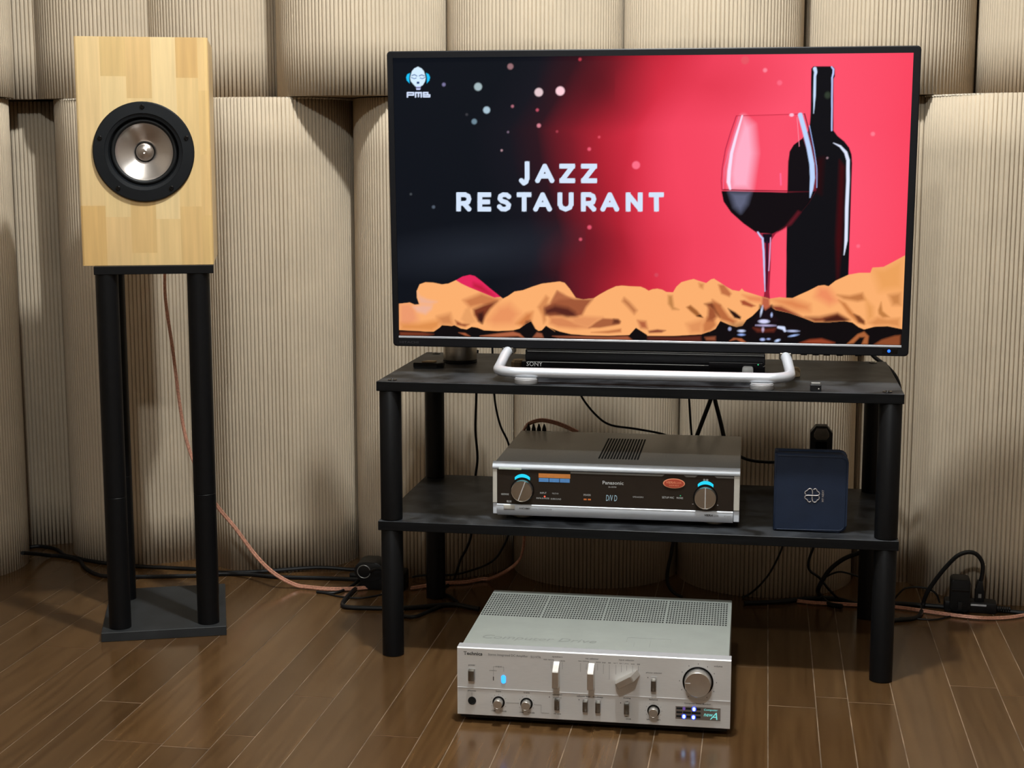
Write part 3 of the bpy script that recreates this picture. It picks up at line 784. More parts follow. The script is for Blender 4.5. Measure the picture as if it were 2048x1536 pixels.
['c',[[583.7,493.8],[591.8,489.5],[605,500.2],[616.6,514.4],[605.2,512.9],[592,502.1]],[163,97,49],4.8],
['c',[[603.6,511.2],[611.6,508.5],[616.6,514.4]],[28,10,8],3.2],
['c',[[607.2,444.8],[617,446.4],[615.5,456.4],[609,453.2]],[210,135,79],6.4],
['c',[[619.4,486.6],[633.9,483],[650.2,489.5],[650.7,513],[639.2,503.1],[627.6,493.2]],[131,66,37],7.2],
['c',[[634,491.4],[648.8,497.9],[650.7,513],[640.8,503]],[57,25,17],5.6],
['c',[[615.3,528.7],[624.7,513.4],[639.4,516.5],[643,529.9],[633.4,540.2],[617.2,545.6]],[203,122,72],8],
['c',[[584.3,527.5],[618.3,516.9],[614,545.6],[592.8,546]],[226,147,92],12.8],
['c',[[645.5,447.6],[657.1,447.4],[671.1,465.4],[667.4,471.5],[651.7,465.6]],[193,111,68],5.6],
['c',[[634.4,478],[650.2,487.9],[668.3,511.9],[682.1,519.8],[676.4,525.9],[652.8,518.2],[640.7,500.1]],[186,106,61],8],
['c',[[665,494.7],[679.8,502.6],[690.7,511.5],[689.9,516.6],[678.1,513.7],[670.1,503.7]],[43,19,13],4],
['c',[[626.8,490.2],[638.7,496.1],[644.9,512.2],[635.2,520.5],[625.4,520.7]],[161,86,51],8],
['c',[[689,479.2],[696.7,478.1],[718.3,488.9],[710.6,492],[693,487.2]],[167,79,49],4.8],
['c',[[692.6,467.1],[729.5,470.6],[731.7,482.6],[706.4,479]],[233,140,89],8],
['c',[[747.4,488.5],[768.6,488.2],[796,501.8],[823.5,517.5],[811.7,511.6],[784.6,506],[757.3,498.4]],[142,64,44],7.2],
['c',[[748.9,474.4],[789.4,473.8],[822.4,485.4],[822.8,497.4],[795.8,495.8],[764.6,484.2]],[224,135,82],16],
['c',[[838.5,449.1],[857.7,450.9],[875.7,476.6],[860.7,484.8],[833.4,469.2]],[239,142,96],17.6],
['c',[[815.5,509.6],[842.4,509.1],[876.6,500.6],[900,514.3],[890.6,517.4],[833.2,520.4]],[142,73,43],9.6],
['c',[[852.1,512],[876.7,503.6],[896.1,513.3],[890.5,517],[852.3,519.4]],[74,30,20],8],
['c',[[875.3,464.6],[898.2,466.3],[922.7,460],[928.9,473.8],[913.9,477],[887,472.4]],[195,122,68],8],
['c',[[877.6,474.6],[891.1,480.4],[907.1,500.1],[926.7,513.8],[930.8,521.8],[915.5,520],[895.7,500.3]],[205,127,70],6.4],
['c',[[907.2,502.1],[918.8,505.9],[928.7,515.8],[928,522.8],[917.3,518]],[121,64,34],4.8],
['c',[[928.9,471.9],[944.7,487.6],[945.5,507.5],[934.4,515.7]],[233,158,92],11.2],
['c',[[953.4,493.4],[958.5,477.4],[962,495.3],[975.8,507.1],[962.6,508.3],[954.7,501.4]],[195,126,68],4.8],
['c',[[972.1,463.3],[994.6,459],[995.6,482.8],[980.5,483.1]],[205,133,75],11.2],
['c',[[936.4,519.7],[953,507.4],[972.2,511.1],[994.8,508.8],[995.5,526.7],[972.7,523.1],[948,524.5]],[220,144,84],9.6],
['c',[[939.8,412.2],[960.5,411],[997.3,389.9],[998,451.1],[954.8,455.6]],[237,162,92],20.8],
['p',[[2,555.3],[48.5,555.4],[72.5,558.5],[58.7,561.3],[1.8,562.3]],[120,56,34],4.8],
['p',[[123.9,554.1],[137.5,554.7],[148.6,561.5],[137.5,559.9]],[165,90,58],3.2],
['p',[[168.2,560.3],[205.6,554.4],[236,550.1],[249.5,553.7],[259.6,563],[246.1,558.9],[205.5,561.3]],[175,98,66],4],
['p',[[276.5,560.9],[284.9,550.5],[295,552.9],[298.4,561.4]],[150,84,58],4],
['p',[[316.4,557.6],[361.6,556.8],[428.2,557.4],[468,555],[477.1,562.5],[428.3,561.7],[328.2,560]],[158,86,58],4],
['p',[[507.6,555.1],[560.2,555.1],[612.5,551.6],[614.3,562.6],[507.7,561.1]],[92,40,30],5.6],
['p',[[620.7,554],[641.8,551.9],[642,560.4],[624,559.9]],[140,76,50],4.8],
['p',[[669.4,560.6],[677.1,554.4],[692.7,555.1],[702.7,563.1],[694.9,563.2],[683,557.3]],[170,92,56],3.2],
['p',[[805.6,562.2],[824.6,554.8],[847.7,552.4],[872.9,560],[863.4,563.2]],[150,66,40],5.6],
['p',[[896,562.6],[916.3,542.1],[928.5,536.9],[937.4,545.8],[936.1,561.9],[924.7,562.1],[929.9,547.9],[920.3,548.1],[909.3,560.3]],[170,98,56],4],
['p',[[947.6,562.7],[962.4,552.3],[986.8,543.9],[997.2,542.7],[997.1,563.8]],[140,74,42],4.8],
['p',[[727,486.7],[733.8,488.7],[745.4,488.5],[750.2,486.4],[755.6,506.5],[765.6,518.4],[754.2,524.7],[723.1,525.2],[715.2,519.2],[724.6,507]],[24,12,18],6],
['e',[739,537.1,63.8,14.5,0],[18,9,12],16],
['p',[[731.4,470.6],[745.1,474.4],[746.5,490.5],[737.9,496.7],[730.9,488.7]],[190,98,70],5],
['p',[[715.6,533.4],[739,536.1],[758.3,533.7],[754.6,539.8],[723.5,540.4]],[110,46,32],8],
['e',[692.4,539.9,6.2,2.5,0],[205,215,250],3],
['e',[692.5,547.6,5.4,1.9,0],[160,185,250],3],
['e',[669.4,536.2,3.1,3.5,0],[160,165,200],3],
['e',[735.6,519.9,9.7,3.9,0],[215,215,250],3],
['e',[738.7,528,16.4,1.7,0],[190,180,220],3],
['e',[791.3,538.2,9.7,1.9,0],[190,200,240],3],
['e',[793.5,547.3,7.3,1.7,-12],[170,195,250],3],
['e',[762.8,557.9,4.6,2.3,-20],[195,215,255],3],
['e',[734.1,536.1,2.3,4.6,0],[190,170,200],3],
['e',[733.7,556.4,4.3,2.7,0],[170,185,240],3],
['e',[745.3,555.2,2.7,1.5,0],[170,185,240],3],
['e',[730.6,498.8,1.7,8.1,10],[215,225,255],3],
['e',[750.2,506.6,1.7,3.5,0],[190,205,255],3],
['s',[[764,531],[773.8,532.8],[776.8,538.4]],[5,7,4],[215,225,255],3],
['s',[[266.7,209.2],[266.6,237.2],[264.6,245.4],[260.1,248.1],[254.9,242.7]],[9.5,9.5,9.5,9.5,9.5],[214,230,252],1.3],
['q',[[266.7,209.2],[266.6,237.2]],9.2,4.2,[214,230,252],1.3],
['s',[[287.4,243.1],[301.9,214.1],[316.3,243]],[9.5,9.5,9.5],[214,230,252],1.3],
['q',[[287.4,243.1],[301.9,214.1]],9.2,2,[214,230,252],1.3],
['q',[[301.9,214.1],[316.3,243]],9.2,2,[214,230,252],1.3],
['s',[[293.2,233.8],[310.5,233.7]],[9.5,9.5],[214,230,252],1.3],
['q',[[293.2,233.8],[310.5,233.7]],9.2,2,[214,230,252],1.3],
['s',[[335.5,214.1],[357.7,214],[335.6,242.9],[357.8,242.9]],[9.5,9.5,9.5,9.5],[214,230,252],1.3],
['q',[[335.5,214.1],[357.7,214]],9.2,4.2,[214,230,252],1.3],
['q',[[357.7,214],[335.6,242.9]],9.2,0.1,[214,230,252],1.3],
['q',[[335.6,242.9],[357.8,242.9]],9.2,4.2,[214,230,252],1.3],
['s',[[378.3,214],[401,214],[378.4,242.8],[401.2,242.8]],[9.5,9.5,9.5,9.5],[214,230,252],1.3],
['q',[[378.3,214],[401,214]],9.2,4.2,[214,230,252],1.3],
['q',[[401,214],[378.4,242.8]],9.2,0.1,[214,230,252],1.3],
['q',[[378.4,242.8],[401.2,242.8]],9.2,4.2,[214,230,252],1.3],
['s',[[127.6,300.9],[127.9,271.5],[140.7,271.5],[147.5,274.4],[149.1,280.2],[146.9,286.7],[140.5,289.1],[127.7,289.1]],[9.5,9.5,9.5,9.5,9.5,9.5,9.5,9.5],[214,230,252],1.3],
['q',[[127.6,300.9],[127.9,271.5]],9.2,4.2,[214,230,252],1.3],
['q',[[127.9,271.5],[140.7,271.5]],9.2,2.8,[214,230,252],1.3],
['s',[[138.4,289.1],[148.9,300.8]],[9.5,9.5],[214,230,252],1.3],
['q',[[138.4,289.1],[148.9,300.8]],9.2,2.3,[214,230,252],1.3],
['s',[[189.5,271.3],[171.3,271.4],[171,300.7],[189.2,300.6]],[9.5,9.5,9.5,9.5],[214,230,252],1.3],
['q',[[189.5,271.3],[171.3,271.4]],9.2,4.2,[214,230,252],1.3],
['q',[[171.3,271.4],[171,300.7]],9.2,4.2,[214,230,252],1.3],
['q',[[171,300.7],[189.2,300.6]],9.2,4.2,[214,230,252],1.3],
['s',[[171.1,286],[187.2,285.9]],[9.5,9.5],[214,230,252],1.3],
['q',[[171.1,286],[187.2,285.9]],9.2,4.2,[214,230,252],1.3],
['s',[[229.9,275.2],[225.5,271.7],[218.5,271.2],[212.8,274.1],[211.6,279.4],[215.4,283.8],[224.5,286.6],[229.5,291.6],[228,297.4],[222.4,300.4],[215.3,299.9],[210.3,295.2]],[9.5,9.5,9.5,9.5,9.5,9.5,9.5,9.5,9.5,9.5,9.5,9.5],[214,230,252],1.3],
['s',[[250,271.1],[270.5,271]],[9.5,9.5],[214,230,252],1.3],
['q',[[250,271.1],[270.5,271]],9.2,4.2,[214,230,252],1.3],
['s',[[260.3,271],[260.2,300.2]],[9.5,9.5],[214,230,252],1.3],
['q',[[260.3,271],[260.2,300.2]],9.2,4.2,[214,230,252],1.3],
['s',[[283.3,300.1],[297.4,270.9],[311.3,299.9]],[9.5,9.5,9.5],[214,230,252],1.3],
['q',[[283.3,300.1],[297.4,270.9]],9.2,2,[214,230,252],1.3],
['q',[[297.4,270.9],[311.3,299.9]],9.2,2,[214,230,252],1.3],
['s',[[289,290.7],[305.7,290.6]],[9.5,9.5],[214,230,252],1.3],
['q',[[289,290.7],[305.7,290.6]],9.2,2,[214,230,252],1.3],
['s',[[332.1,270.7],[332.1,288.8],[334.8,296.3],[343.3,299.8],[351.8,296.2],[354.5,288.6],[354.4,270.6]],[9.5,9.5,9.5,9.5,9.5,9.5,9.5],[214,230,252],1.3],
['q',[[332.1,270.7],[332.1,288.8]],9.2,4.2,[214,230,252],1.3],
['q',[[354.4,270.6],[354.5,288.6]],9.2,4.2,[214,230,252],1.3],
['s',[[378.7,299.6],[378.6,270.6],[391,270.5],[397.7,273.4],[399.4,279.2],[397.4,285.5],[391.1,287.9],[378.6,288]],[9.5,9.5,9.5,9.5,9.5,9.5,9.5,9.5],[214,230,252],1.3],
['q',[[378.7,299.6],[378.6,270.6]],9.2,4.2,[214,230,252],1.3],
['q',[[378.6,270.6],[391,270.5]],9.2,2.8,[214,230,252],1.3],
['s',[[389.1,287.9],[399.5,299.5]],[9.5,9.5],[214,230,252],1.3],
['q',[[389.1,287.9],[399.5,299.5]],9.2,2.3,[214,230,252],1.3],
['s',[[417.2,299.4],[430.8,270.3],[444.8,299.2]],[9.5,9.5,9.5],[214,230,252],1.3],
['q',[[417.2,299.4],[430.8,270.3]],9.2,2,[214,230,252],1.3],
['q',[[430.8,270.3],[444.8,299.2]],9.2,2,[214,230,252],1.3],
['s',[[422.6,290.1],[439.2,290]],[9.5,9.5],[214,230,252],1.3],
['q',[[422.6,290.1],[439.2,290]],9.2,2,[214,230,252],1.3],
['s',[[467.3,299.1],[467,270.2],[490.9,299],[490.6,270.1]],[9.5,9.5,9.5,9.5],[214,230,252],1.3],
['q',[[467.3,299.1],[467,270.2]],9.2,4.2,[214,230,252],1.3],
['q',[[467,270.2],[490.9,299]],9.2,0.1,[214,230,252],1.3],
['q',[[490.9,299],[490.6,270.1]],9.2,4.2,[214,230,252],1.3],
['s',[[511.9,270],[532.4,269.9]],[9.5,9.5],[214,230,252],1.3],
['q',[[511.9,270],[532.4,269.9]],9.2,4.2,[214,230,252],1.3],
['s',[[522.2,270],[522.6,298.8]],[9.5,9.5],[214,230,252],1.3],
['q',[[522.2,270],[522.6,298.8]],9.2,4.2,[214,230,252],1.3],
['p',[[35,33.6],[37.5,26],[42.3,20.7],[49.8,17.3],[57.1,20.8],[61.7,26.2],[64,33.9],[65.1,40],[63.8,46.1],[59,53.8],[54.2,56.1],[44,56],[40.2,52.1],[34.8,45.9],[33.7,39.8]],[214,238,255],1.6],
['p',[[33.5,29.8],[27.9,32.1],[25.5,38.2],[26.9,44.3],[32.3,49.8],[31.7,39.8]],[30,195,250],1.6],
['p',[[66,29.7],[71.4,32.4],[73.9,38.5],[72.4,44.6],[67.3,50],[67.8,40]],[30,195,250],1.6],
['s',[[37.3,34.4],[42.8,32.9],[47.5,35.7]],[1.8,1.8,1.8],[70,100,160],1.3],
['s',[[52.2,35.3],[56.9,33.4],[62.4,35.4]],[1.8,1.8,1.8],[70,100,160],1.3],
['s',[[36.1,38.3],[41.9,41],[45.9,39.5]],[1.6,1.6,1.6],[90,120,180],1.3],
['s',[[53.7,39.5],[58.4,41.1],[63.9,38.5]],[1.6,1.6,1.6],[90,120,180],1.3],
['p',[[46.9,46.8],[52,46.8],[52,51],[46.9,51]],[30,60,120],1.4],
['p',[[45.2,55.6],[54.6,55.7],[54.6,58],[45.2,57.9]],[190,200,250],1.4],
['p',[[45.1,59.5],[54.6,59.5],[53.3,63],[46.3,62.9]],[200,210,255],1.4],
['s',[[27.5,76.7],[27.7,68.2],[39.9,68.3],[39.8,72.9],[28.8,72.8]],[3,3,3,3,3],[215,228,255],1.3],
['s',[[44.1,76.8],[44.2,68.3]],[3,3],[215,228,255],1.3],
['s',[[44.2,68.3],[55.6,68.4]],[3,3],[215,228,255],1.3],
['s',[[49.9,68.3],[49.8,76]],[3,3],[215,228,255],1.3],
['s',[[55.6,68.4],[55.5,76.8]],[3,3],[215,228,255],1.3],
['s',[[60.3,68.4],[60.2,76.5],[72.3,76.6],[72.4,73.1],[61,72.6]],[3,3,3,3,3],[215,228,255],1.3],
['s',[[60.3,68.4],[68.5,68.4],[68.5,72.3]],[3,3,3],[215,228,255],1.3]]


def paint(nx=800, ny=450):
    gx, gy = np.meshgrid(np.linspace(0, 1000, nx + 1), np.linspace(0, 562, ny + 1))
    def L(c): return np.array(lin(c))
    x0 = np.interp(gy, [-2, 85, 143, 212, 282, 361, 442, 562], [437, 389, 351, 361, 381, 401, 391, 391])
    t = (gx - x0) / 165.0
    ramp_t = [-1.2, -0.75, -0.4, 0.0, 0.35, 0.75, 1.2, 2.4, 3.8]
    ramp_c = np.array([L(c) for c in [(13, 17, 25), (20, 20, 29), (44, 20, 29), (124, 25, 38), (178, 33, 50), (214, 44, 66), (242, 66, 92), (255, 82, 108), (250, 66, 92)]])
    img = np.stack([np.interp(t, ramp_t, ramp_c[:, k]) for k in range(3)], -1)
    def blend(a, c, sl): img[sl] = img[sl] * (1 - a[..., None]) + L(c) * a[..., None]
    def sm(d, b): # d<0 inside
        return np.clip(0.5 - d / b, 0, 1)
    def win(xs, ys, pad):
        i0 = max(0, int((min(xs) - pad) / 1000 * nx)); i1 = min(nx, int((max(xs) + pad) / 1000 * nx) + 2)
        j0 = max(0, int((min(ys) - pad) / 562 * ny)); j1 = min(ny, int((max(ys) + pad) / 562 * ny) + 2)
        return (slice(j0, j1 + 1), slice(i0, i1 + 1))
    def segd(X, Y, a, b, wa=0, wb=0):
        dx, dy = b[0] - a[0], b[1] - a[1]
        l2 = dx * dx + dy * dy + 1e-9
        h = np.clip(((X - a[0]) * dx + (Y - a[1]) * dy) / l2, 0, 1)
        return np.hypot(X - a[0] - h * dx, Y - a[1] - h * dy) - (wa + (wb - wa) * h)
    def polyd(X, Y, P):
        d = np.full(X.shape, 1e9); ins = np.zeros(X.shape, bool)
        for a, b in zip(P, P[1:] + P[:1]):
            d = np.minimum(d, segd(X, Y, a, b))
            c = ((a[1] > Y) != (b[1] > Y)) & (X < (b[0] - a[0]) * (Y - a[1]) / ((b[1] - a[1]) or 1e-9) + a[0])
            ins ^= c
        return np.where(ins, -d, d)
    def ellipse(cx, cy, rx, ry, ang, col, blur, alpha=1.0):
        m = max(rx, ry)
        sl = win([cx - m, cx + m], [cy - m, cy + m], blur)
        X, Y = gx[sl] - cx, gy[sl] - cy
        a = R(ang)
        U, V = X * math.cos(a) + Y * math.sin(a), -X * math.sin(a) + Y * math.cos(a)
        d = (np.hypot(U / rx, V / ry) - 1) * min(rx, ry)
        blend(sm(d, blur) * alpha, col, sl)
    # soft background blotches
    for e in ((405, 55, 70, 60, 20, (64, 14, 22), 90, .55), (170, 385, 150, 32, -6, (42, 47, 58), 60, .55), (395, 395, 60, 40, 0, (110, 20, 32), 70, .4),
              (620, 60, 110, 40, 0, (215, 44, 64), 70, .45), (560, 250, 60, 120, 10, (250, 72, 98), 90, .5), (860, 250, 120, 200, 0, (255, 88, 116), 160, .6)):
        ellipse(*e[:5], e[5], e[6], e[7])
    mask = np.zeros(gx.shape)
    for l in ART:
        if l[0] in 'ptcm':
            P, col, blur = l[1], l[2], l[3]
            al = l[4] if l[0] == 't' else 1.0
            sl = win([p[0] for p in P], [p[1] for p in P], blur)
            a = sm(polyd(gx[sl], gy[sl], P), blur) * al
            if l[0] == 'c': a = a * mask[sl]
            if l[0] == 'm': mask[sl] = np.maximum(mask[sl], a)
            blend(a, col, sl)
        elif l[0] == 'e':
            ellipse(*l[1], l[2], l[3])
        elif l[0] == 'q':
            P, w, ext, col, blur = l[1:]
            sl = win([p[0] for p in P], [p[1] for p in P], blur + w)
            (ax, ay), (bx, by) = P
            ln = math.hypot(bx - ax, by - ay); ux, uy = (bx - ax) / ln, (by - ay) / ln
            X, Y = gx[sl] - ax, gy[sl] - ay
            al = X * ux + Y * uy
            blend(sm(np.maximum(np.maximum(-al, al - ln) - ext, np.abs(X * uy - Y * ux) - w / 2), blur), col, sl)
        else:
            P, w, col, blur = l[1:]
            mw = max(w)
            sl = win([p[0] for p in P], [p[1] for p in P], blur + mw)
            d = np.full(gx[sl].shape, 1e9)
            for k in range(len(P) - 1): d = np.minimum(d, segd(gx[sl], gy[sl], P[k], P[k + 1], w[k] * .483, w[k + 1] * .483))
            blend(sm(d, blur), col, sl)
    return gx, gy, img
gx, gy, img = paint()
ny, nx = gx.shape
V = np.stack([SX0 + gx / 1000 * (SX1 - SX0), np.full(gx.shape, 0.0035), SZ1 - gy / 562 * (SZ1 - SZ0)], -1).reshape(-1, 3)
idx = np.arange(nx * ny).reshape(ny, nx)
Q = np.stack([idx[1:, :-1], idx[1:, 1:], idx[:-1, 1:], idx[:-1, :-1]], -1).reshape(-1, 4)
me = bpy.data.meshes.new('screen')
me.vertices.add(len(V)); me.vertices.foreach_set('co', V.astype(np.float32).ravel())
me.loops.add(Q.size); me.loops.foreach_set('vertex_index', Q.astype(np.int32).ravel())
me.polygons.add(len(Q)); me.polygons.foreach_set('loop_start', np.arange(0, Q.size, 4, dtype=np.int32))
me.update(calc_edges=True)
at = me.attributes.new('picture', 'FLOAT_COLOR', 'POINT')
at.data.foreach_set('color', np.concatenate([img.reshape(-1, 3), np.ones((len(V), 1))], 1).astype(np.float32).ravel())
scr = new_obj('screen', me, 'screen', tv, TL, TROT)
scr['label'] = 'lit screen with wine glass, bottle and jazz lettering'

# silver bar stand
def wl(p): return (p[0] - TX, p[1] - TY, p[2] - Z1)
XL, XR = -0.4610, 0.0470
path = []
def arc(cx, cy, r, a0, a1, z0, z1, n=8):
    return [(cx + r * math.cos(R(a0 + (a1 - a0) * k / n)), cy + r * math.sin(R(a0 + (a1 - a0) * k / n)), z0 + (z1 - z0) * k / n) for k in range(n + 1)]
path = [(XL + 0.008, 2.712, 0.546), (XL + 0.005, 2.695, 0.540), (XL + 0.001, 2.675, 0.527)]
path += arc(XL + 0.036, 2.654, 0.036, 180, 270, 0.5215, 0.5200)
path += arc(XR - 0.036, 2.654, 0.036, 270, 360, 0.5200, 0.5215)
path += [(XR - 0.001, 2.675, 0.527), (XR - 0.005, 2.695, 0.540), (XR - 0.008, 2.712, 0.546)]
MB().tube([wl(p) for p in path], 0.0090, seg=16).build('stand_bar', 'silver', tv)
for fx in (-0.4055, -0.0005):
    f = MB().lathe([(0.0200, 0), (0.0205, 0.001), (0.0205, 0.0080), (0.0198, 0.0086)], seg=36).build('foot', 'alu', tv, wl((fx, 2.6165, Z1)))
    tag(f, 'short metal disc foot')
    MB().lathe([(0.0192, 0.0086), (0.0196, 0.0089), (0.0196, 0.0100), (0.0186, 0.0106)], seg=36).build('foot_pad', 'alu', f)
for nx_ in (XL + 0.008, XR - 0.008):
    MB().box(nx_ - 0.011, nx_ + 0.011, 2.706, 2.735, 0.540, 0.553, 0.002, 1).build('stand_bracket', 'dkchrome', tv, wl((0, 0, 0)))

# ------------------------------------------------------------------ black disc player under the television
pl = thing('disc_player', 'slim glossy black disc player tucked under the television', 'disc player', (-0.427, 2.700, Z1))
PW = 0.4312
MB().box(0.006, PW, 0.005, 0.16, 0.0275, 0.0482, 0.0012, 1).build('upper_body', 'piano', pl)
MB().box(0, PW, -0.002, 0.16, 0.003, 0.0275, 0.0012, 1).build('lower_body', 'piano', pl)
MB().box(0.012, PW - 0.105, -0.0026, 0.0, 0.0262, 0.0272).build('front_ledge', 'recgrey', pl)
MB().box(0.010, PW - 0.002, 0.0043, 0.0055, 0.0445, 0.0454).build('painted_edge_highlight', 'recgrey', pl)  # grey strip paints the highlight along the upper body's front edge
MB().box(PW - 0.098, PW - 0.004, -0.0030, -0.001, 0.0225, 0.0330, 0.0006, 1).build('port_flap', 'piano', pl)
lettering('SONY', 0.0095, 0.0385, 0.0190, 0.0268, mat('silver_badge', (0.42, 0.42, 0.42), 0.4, metal=0.4, noise=0.05, nscale=50), pl, -0.0030, 'badge_lettering', bold=0.006)
MB().lathe([(0.0012, 0), (0.001, -0.0008), (0, -0.001)], (PW - 0.012, -0.003, 0.0302), 'y', 10).build('status_light', 'led_green', pl)
for fx in (0.03, PW - 0.03): MB().lathe([(0.008, 0), (0.008, 0.003)], (fx, 0.02, 0), seg=16).build('foot', 'rubber', pl)
us = thing('usb_stick', 'tiny grey and white stick plugged into the black disc player', 'usb stick', (-0.0255, 2.697, 0.5135))
MB().prism(rrect(-0.0095, 0.0095, 0, 0.0155, 0.004), -0.022, 0.0, 'xz', 0.0008).build('stick_body', 'recgrey', us)
MB().prism(rrect(-0.0070, 0.0070, 0.002, 0.0075, 0.002), -0.0226, -0.0215, 'xz').build('pale_face', 'cream', us)

# ------------------------------------------------------------------ small things on the top shelf
cn = thing('metal_canister', 'round satin steel canister standing on the top shelf at left', 'canister', (-0.573, 2.868, Z1))
MB().lathe([(0.0315, 0), (0.0325, 0.001), (0.0325, 0.0055), (0.031, 0.006)], seg=40).build('black_base', 'rubber', cn)
MB().lathe([(0.0318, 0.006), (0.0322, 0.008), (0.0322, 0.060), (0.0308, 0.062), (0.0, 0.062)], seg=48).build('steel_shell', 'can', cn)
dg = thing('dongle', 'flat black dongle with a beige patch in front of the steel canister', 'dongle', (-0.615, 2.790, Z1), 0.12)
MB().prism([(-0.030, -0.012), (-0.004, -0.014), (0.014, -0.019), (0.026, -0.012), (0.027, 0.008), (0.006, 0.014), (-0.030, 0.012)], 0.0, 0.0095, 'xy', 0.0015).build('dongle_body', 'rubber', dg)
MB().prism([(-0.014, -0.012), (0.008, -0.014), (0.013, -0.002), (-0.004, 0.002)], 0.0095, 0.0125, 'xy', 0.0006).build('beige_patch', 'woodblk', dg)
bb = thing('usb_receiver', 'tiny black cube with a clear top on the front right shelf edge', 'usb receiver', (0.089, 2.6115, Z1))
MB().box(-0.0092, 0.0092, -0.006, 0.008, 0, 0.0108, 0.0008, 1).build('black_case', 'blackp', bb)
MB().box(-0.0075, 0.0075, -0.003, 0.007, 0.0108, 0.0135, 0.0005, 1).build('grey_plug', 'recgrey', bb)
MB().lathe([(0.0012, 0), (0, -0.0004)], (0.005, -0.0061, 0.004), 'y', 10).build('white_dot', 'cream', bb)
for lx, ly, lab in ((0.053, 2.775, 'light wooden puck behind the right end of the silver stand bar'), (-0.448, 2.80, 'light wooden puck behind the left end of the silver stand bar')):
    tag(MB().lathe([(0.0135, 0), (0.0145, 0.001), (0.0145, 0.012), (0.0110, 0.0165), (0.0, 0.0175)], seg=8).build('wooden_puck', 'woodblk', None, (lx, ly, Z1), (0, 0, 0.3), ang=20), lab, 'wooden puck', 'wooden pucks under the television')

# ------------------------------------------------------------------ receiver on the middle shelf
rc = thing('receiver', 'wide silver receiver with a smoked front panel on the middle shelf', 'receiver', (-0.4645, 2.6328, Z2), 0.0093)
B0 = 0.0125
MB().box(-0.001, 0.4305, 0.012, 0.3255, B0 + 0.001, B0 + 0.0918, 0.0015, 2).build('top_cover', 'gunmetal', rc)
nose = [(0.013, 0.0925), (0.006, 0.0928), (0.0005, 0.0905), (-0.0025, 0.0868), (-0.0028, 0.0835), (-0.0010, 0.0812), (0.013, 0.0805)]
MB().prism([(y, z + B0) for y, z in nose], -0.0035, 0.4308, 'yz').build('top_bar', 'recsilver', rc, ang=50)
for a, b in ((-0.0035, 0.0044), (0.4206, 0.4305)):
    MB().box(a, b, -0.0005, 0.013, B0 + 0.0195, B0 + 0.0806, 0.0008, 1).build('side_post', 'cream', rc)
    MB().box(a + (0.0 if a > 0.1 else 0.0), b, 0.002, 0.013, B0 - 0.001, B0 + 0.0195, 0.0008, 1).build('lower_post', 'recsilver', rc)
pn = MB().box(0.0044, 0.4206, 0.0, 0.013, B0 + 0.0178, B0 + 0.0806).build('front_panel', 'recblack', rc)
MB().box(0.1355, 0.4200, -0.0006, 0.0, B0 + 0.0768, B0 + 0.0798).build('grey_strip', 'recgrey', pn)
for px, wd in ((0.060, 0.003), (0.317, 0.044), (0.372, 0.040)):
    if wd > 0.01: MB().prism([(px - wd / 2, B0 + 0.0760), (px + wd / 2, B0 + 0.0760), (px + wd / 2 - 0.006, B0 + 0.0803), (px - wd / 2 + 0.006, B0 + 0.0803)], -0.0009, 0, 'xz').build('panel_notch', 'recblack', pn)
MB().prism([(0.013, B0 + 0.0180), (-0.0022, B0 + 0.0180), (-0.0030, B0 + 0.0160), (-0.0005, B0 + 0.002), (0.004, B0 - 0.0030), (0.013, B0 - 0.0035)], 0.0044, 0.4200, 'yz').build('lower_fascia', 'recsilver', rc, ang=40)
MB().box(0.0044, 0.4200, -0.0032, -0.0010, B0 + 0.0155, B0 + 0.0180, 0.0006, 1).build('chrome_lip', 'silver', rc)
MB().prism([(0.0170, B0 + 0.0095), (0.0365, B0 + 0.0095), (0.0365, B0 + 0.0172), (0.0170, B0 + 0.0172)], -0.0046, 0.0, 'xz', 0.0005).build('power_button', 'cream', rc)
for kx, kz, tilt in ((0.050, 0.0440, -0.35), (0.3718, 0.0420, 0.0)):
    MB().lathe([(0.0212, 0.0), (0.0212, -0.0012), (0.0198, -0.0016)], (kx, 0, B0 + kz), 'y', 40).build('knob_well', 'blackg', rc)
    kb = MB().lathe([(0.0190, -0.001), (0.0192, -0.0105), (0.0184, -0.0120), (0.0178, -0.0116), (0.0, -0.0122)], (kx, 0, B0 + kz), 'y', 48, cap=False).build('rotary_knob', 'nickel', rc, ang=30)
    MB().prism([(-0.0008, -0.0180), (0.0008, -0.0180), (0.0008, 0.0180), (-0.0008, 0.0180)], -0.0129, -0.0118, 'xz').build('pointer_line', 'bevel', kb, (kx, 0, B0 + kz), (0, -tilt, 0))
    cres = []
    for k in range(13):
        a = R(48 + 84 * k / 12); cres.append((kx + 0.0198 * math.cos(a), B0 + kz + 0.0035 + 0.0198 * math.sin(a)))
    for k in range(13):
        a = R(132 - 84 * k / 12); cres.append((kx + 0.0225 * math.cos(a) * 0.90, B0 + kz + 0.0052 + 0.0238 * math.sin(a)))
    MB().prism(cres, -0.0022, -0.0004, 'xz').build('glow_arc', 'led_cyan', rc)
MB().box(0.0788, 0.1350, -0.0005, 0.0, B0 + 0.0675, B0 + 0.0752).build('orange_sticker', 'sticker_o', pn)
for k in range(3): MB().box(0.0792 + k * 0.0187, 0.0792 + k * 0.0187 + 0.0175, -0.0006, 0.0, B0 + 0.0600, B0 + 0.0668).build('blue_sticker', 'sticker_b', pn)
MB().box(0.0078, 0.0485, -0.0034, -0.0020, B0 + 0.0808, B0 + 0.0842, 0.0003, 1).build('paper_label', 'sticker_w', rc)
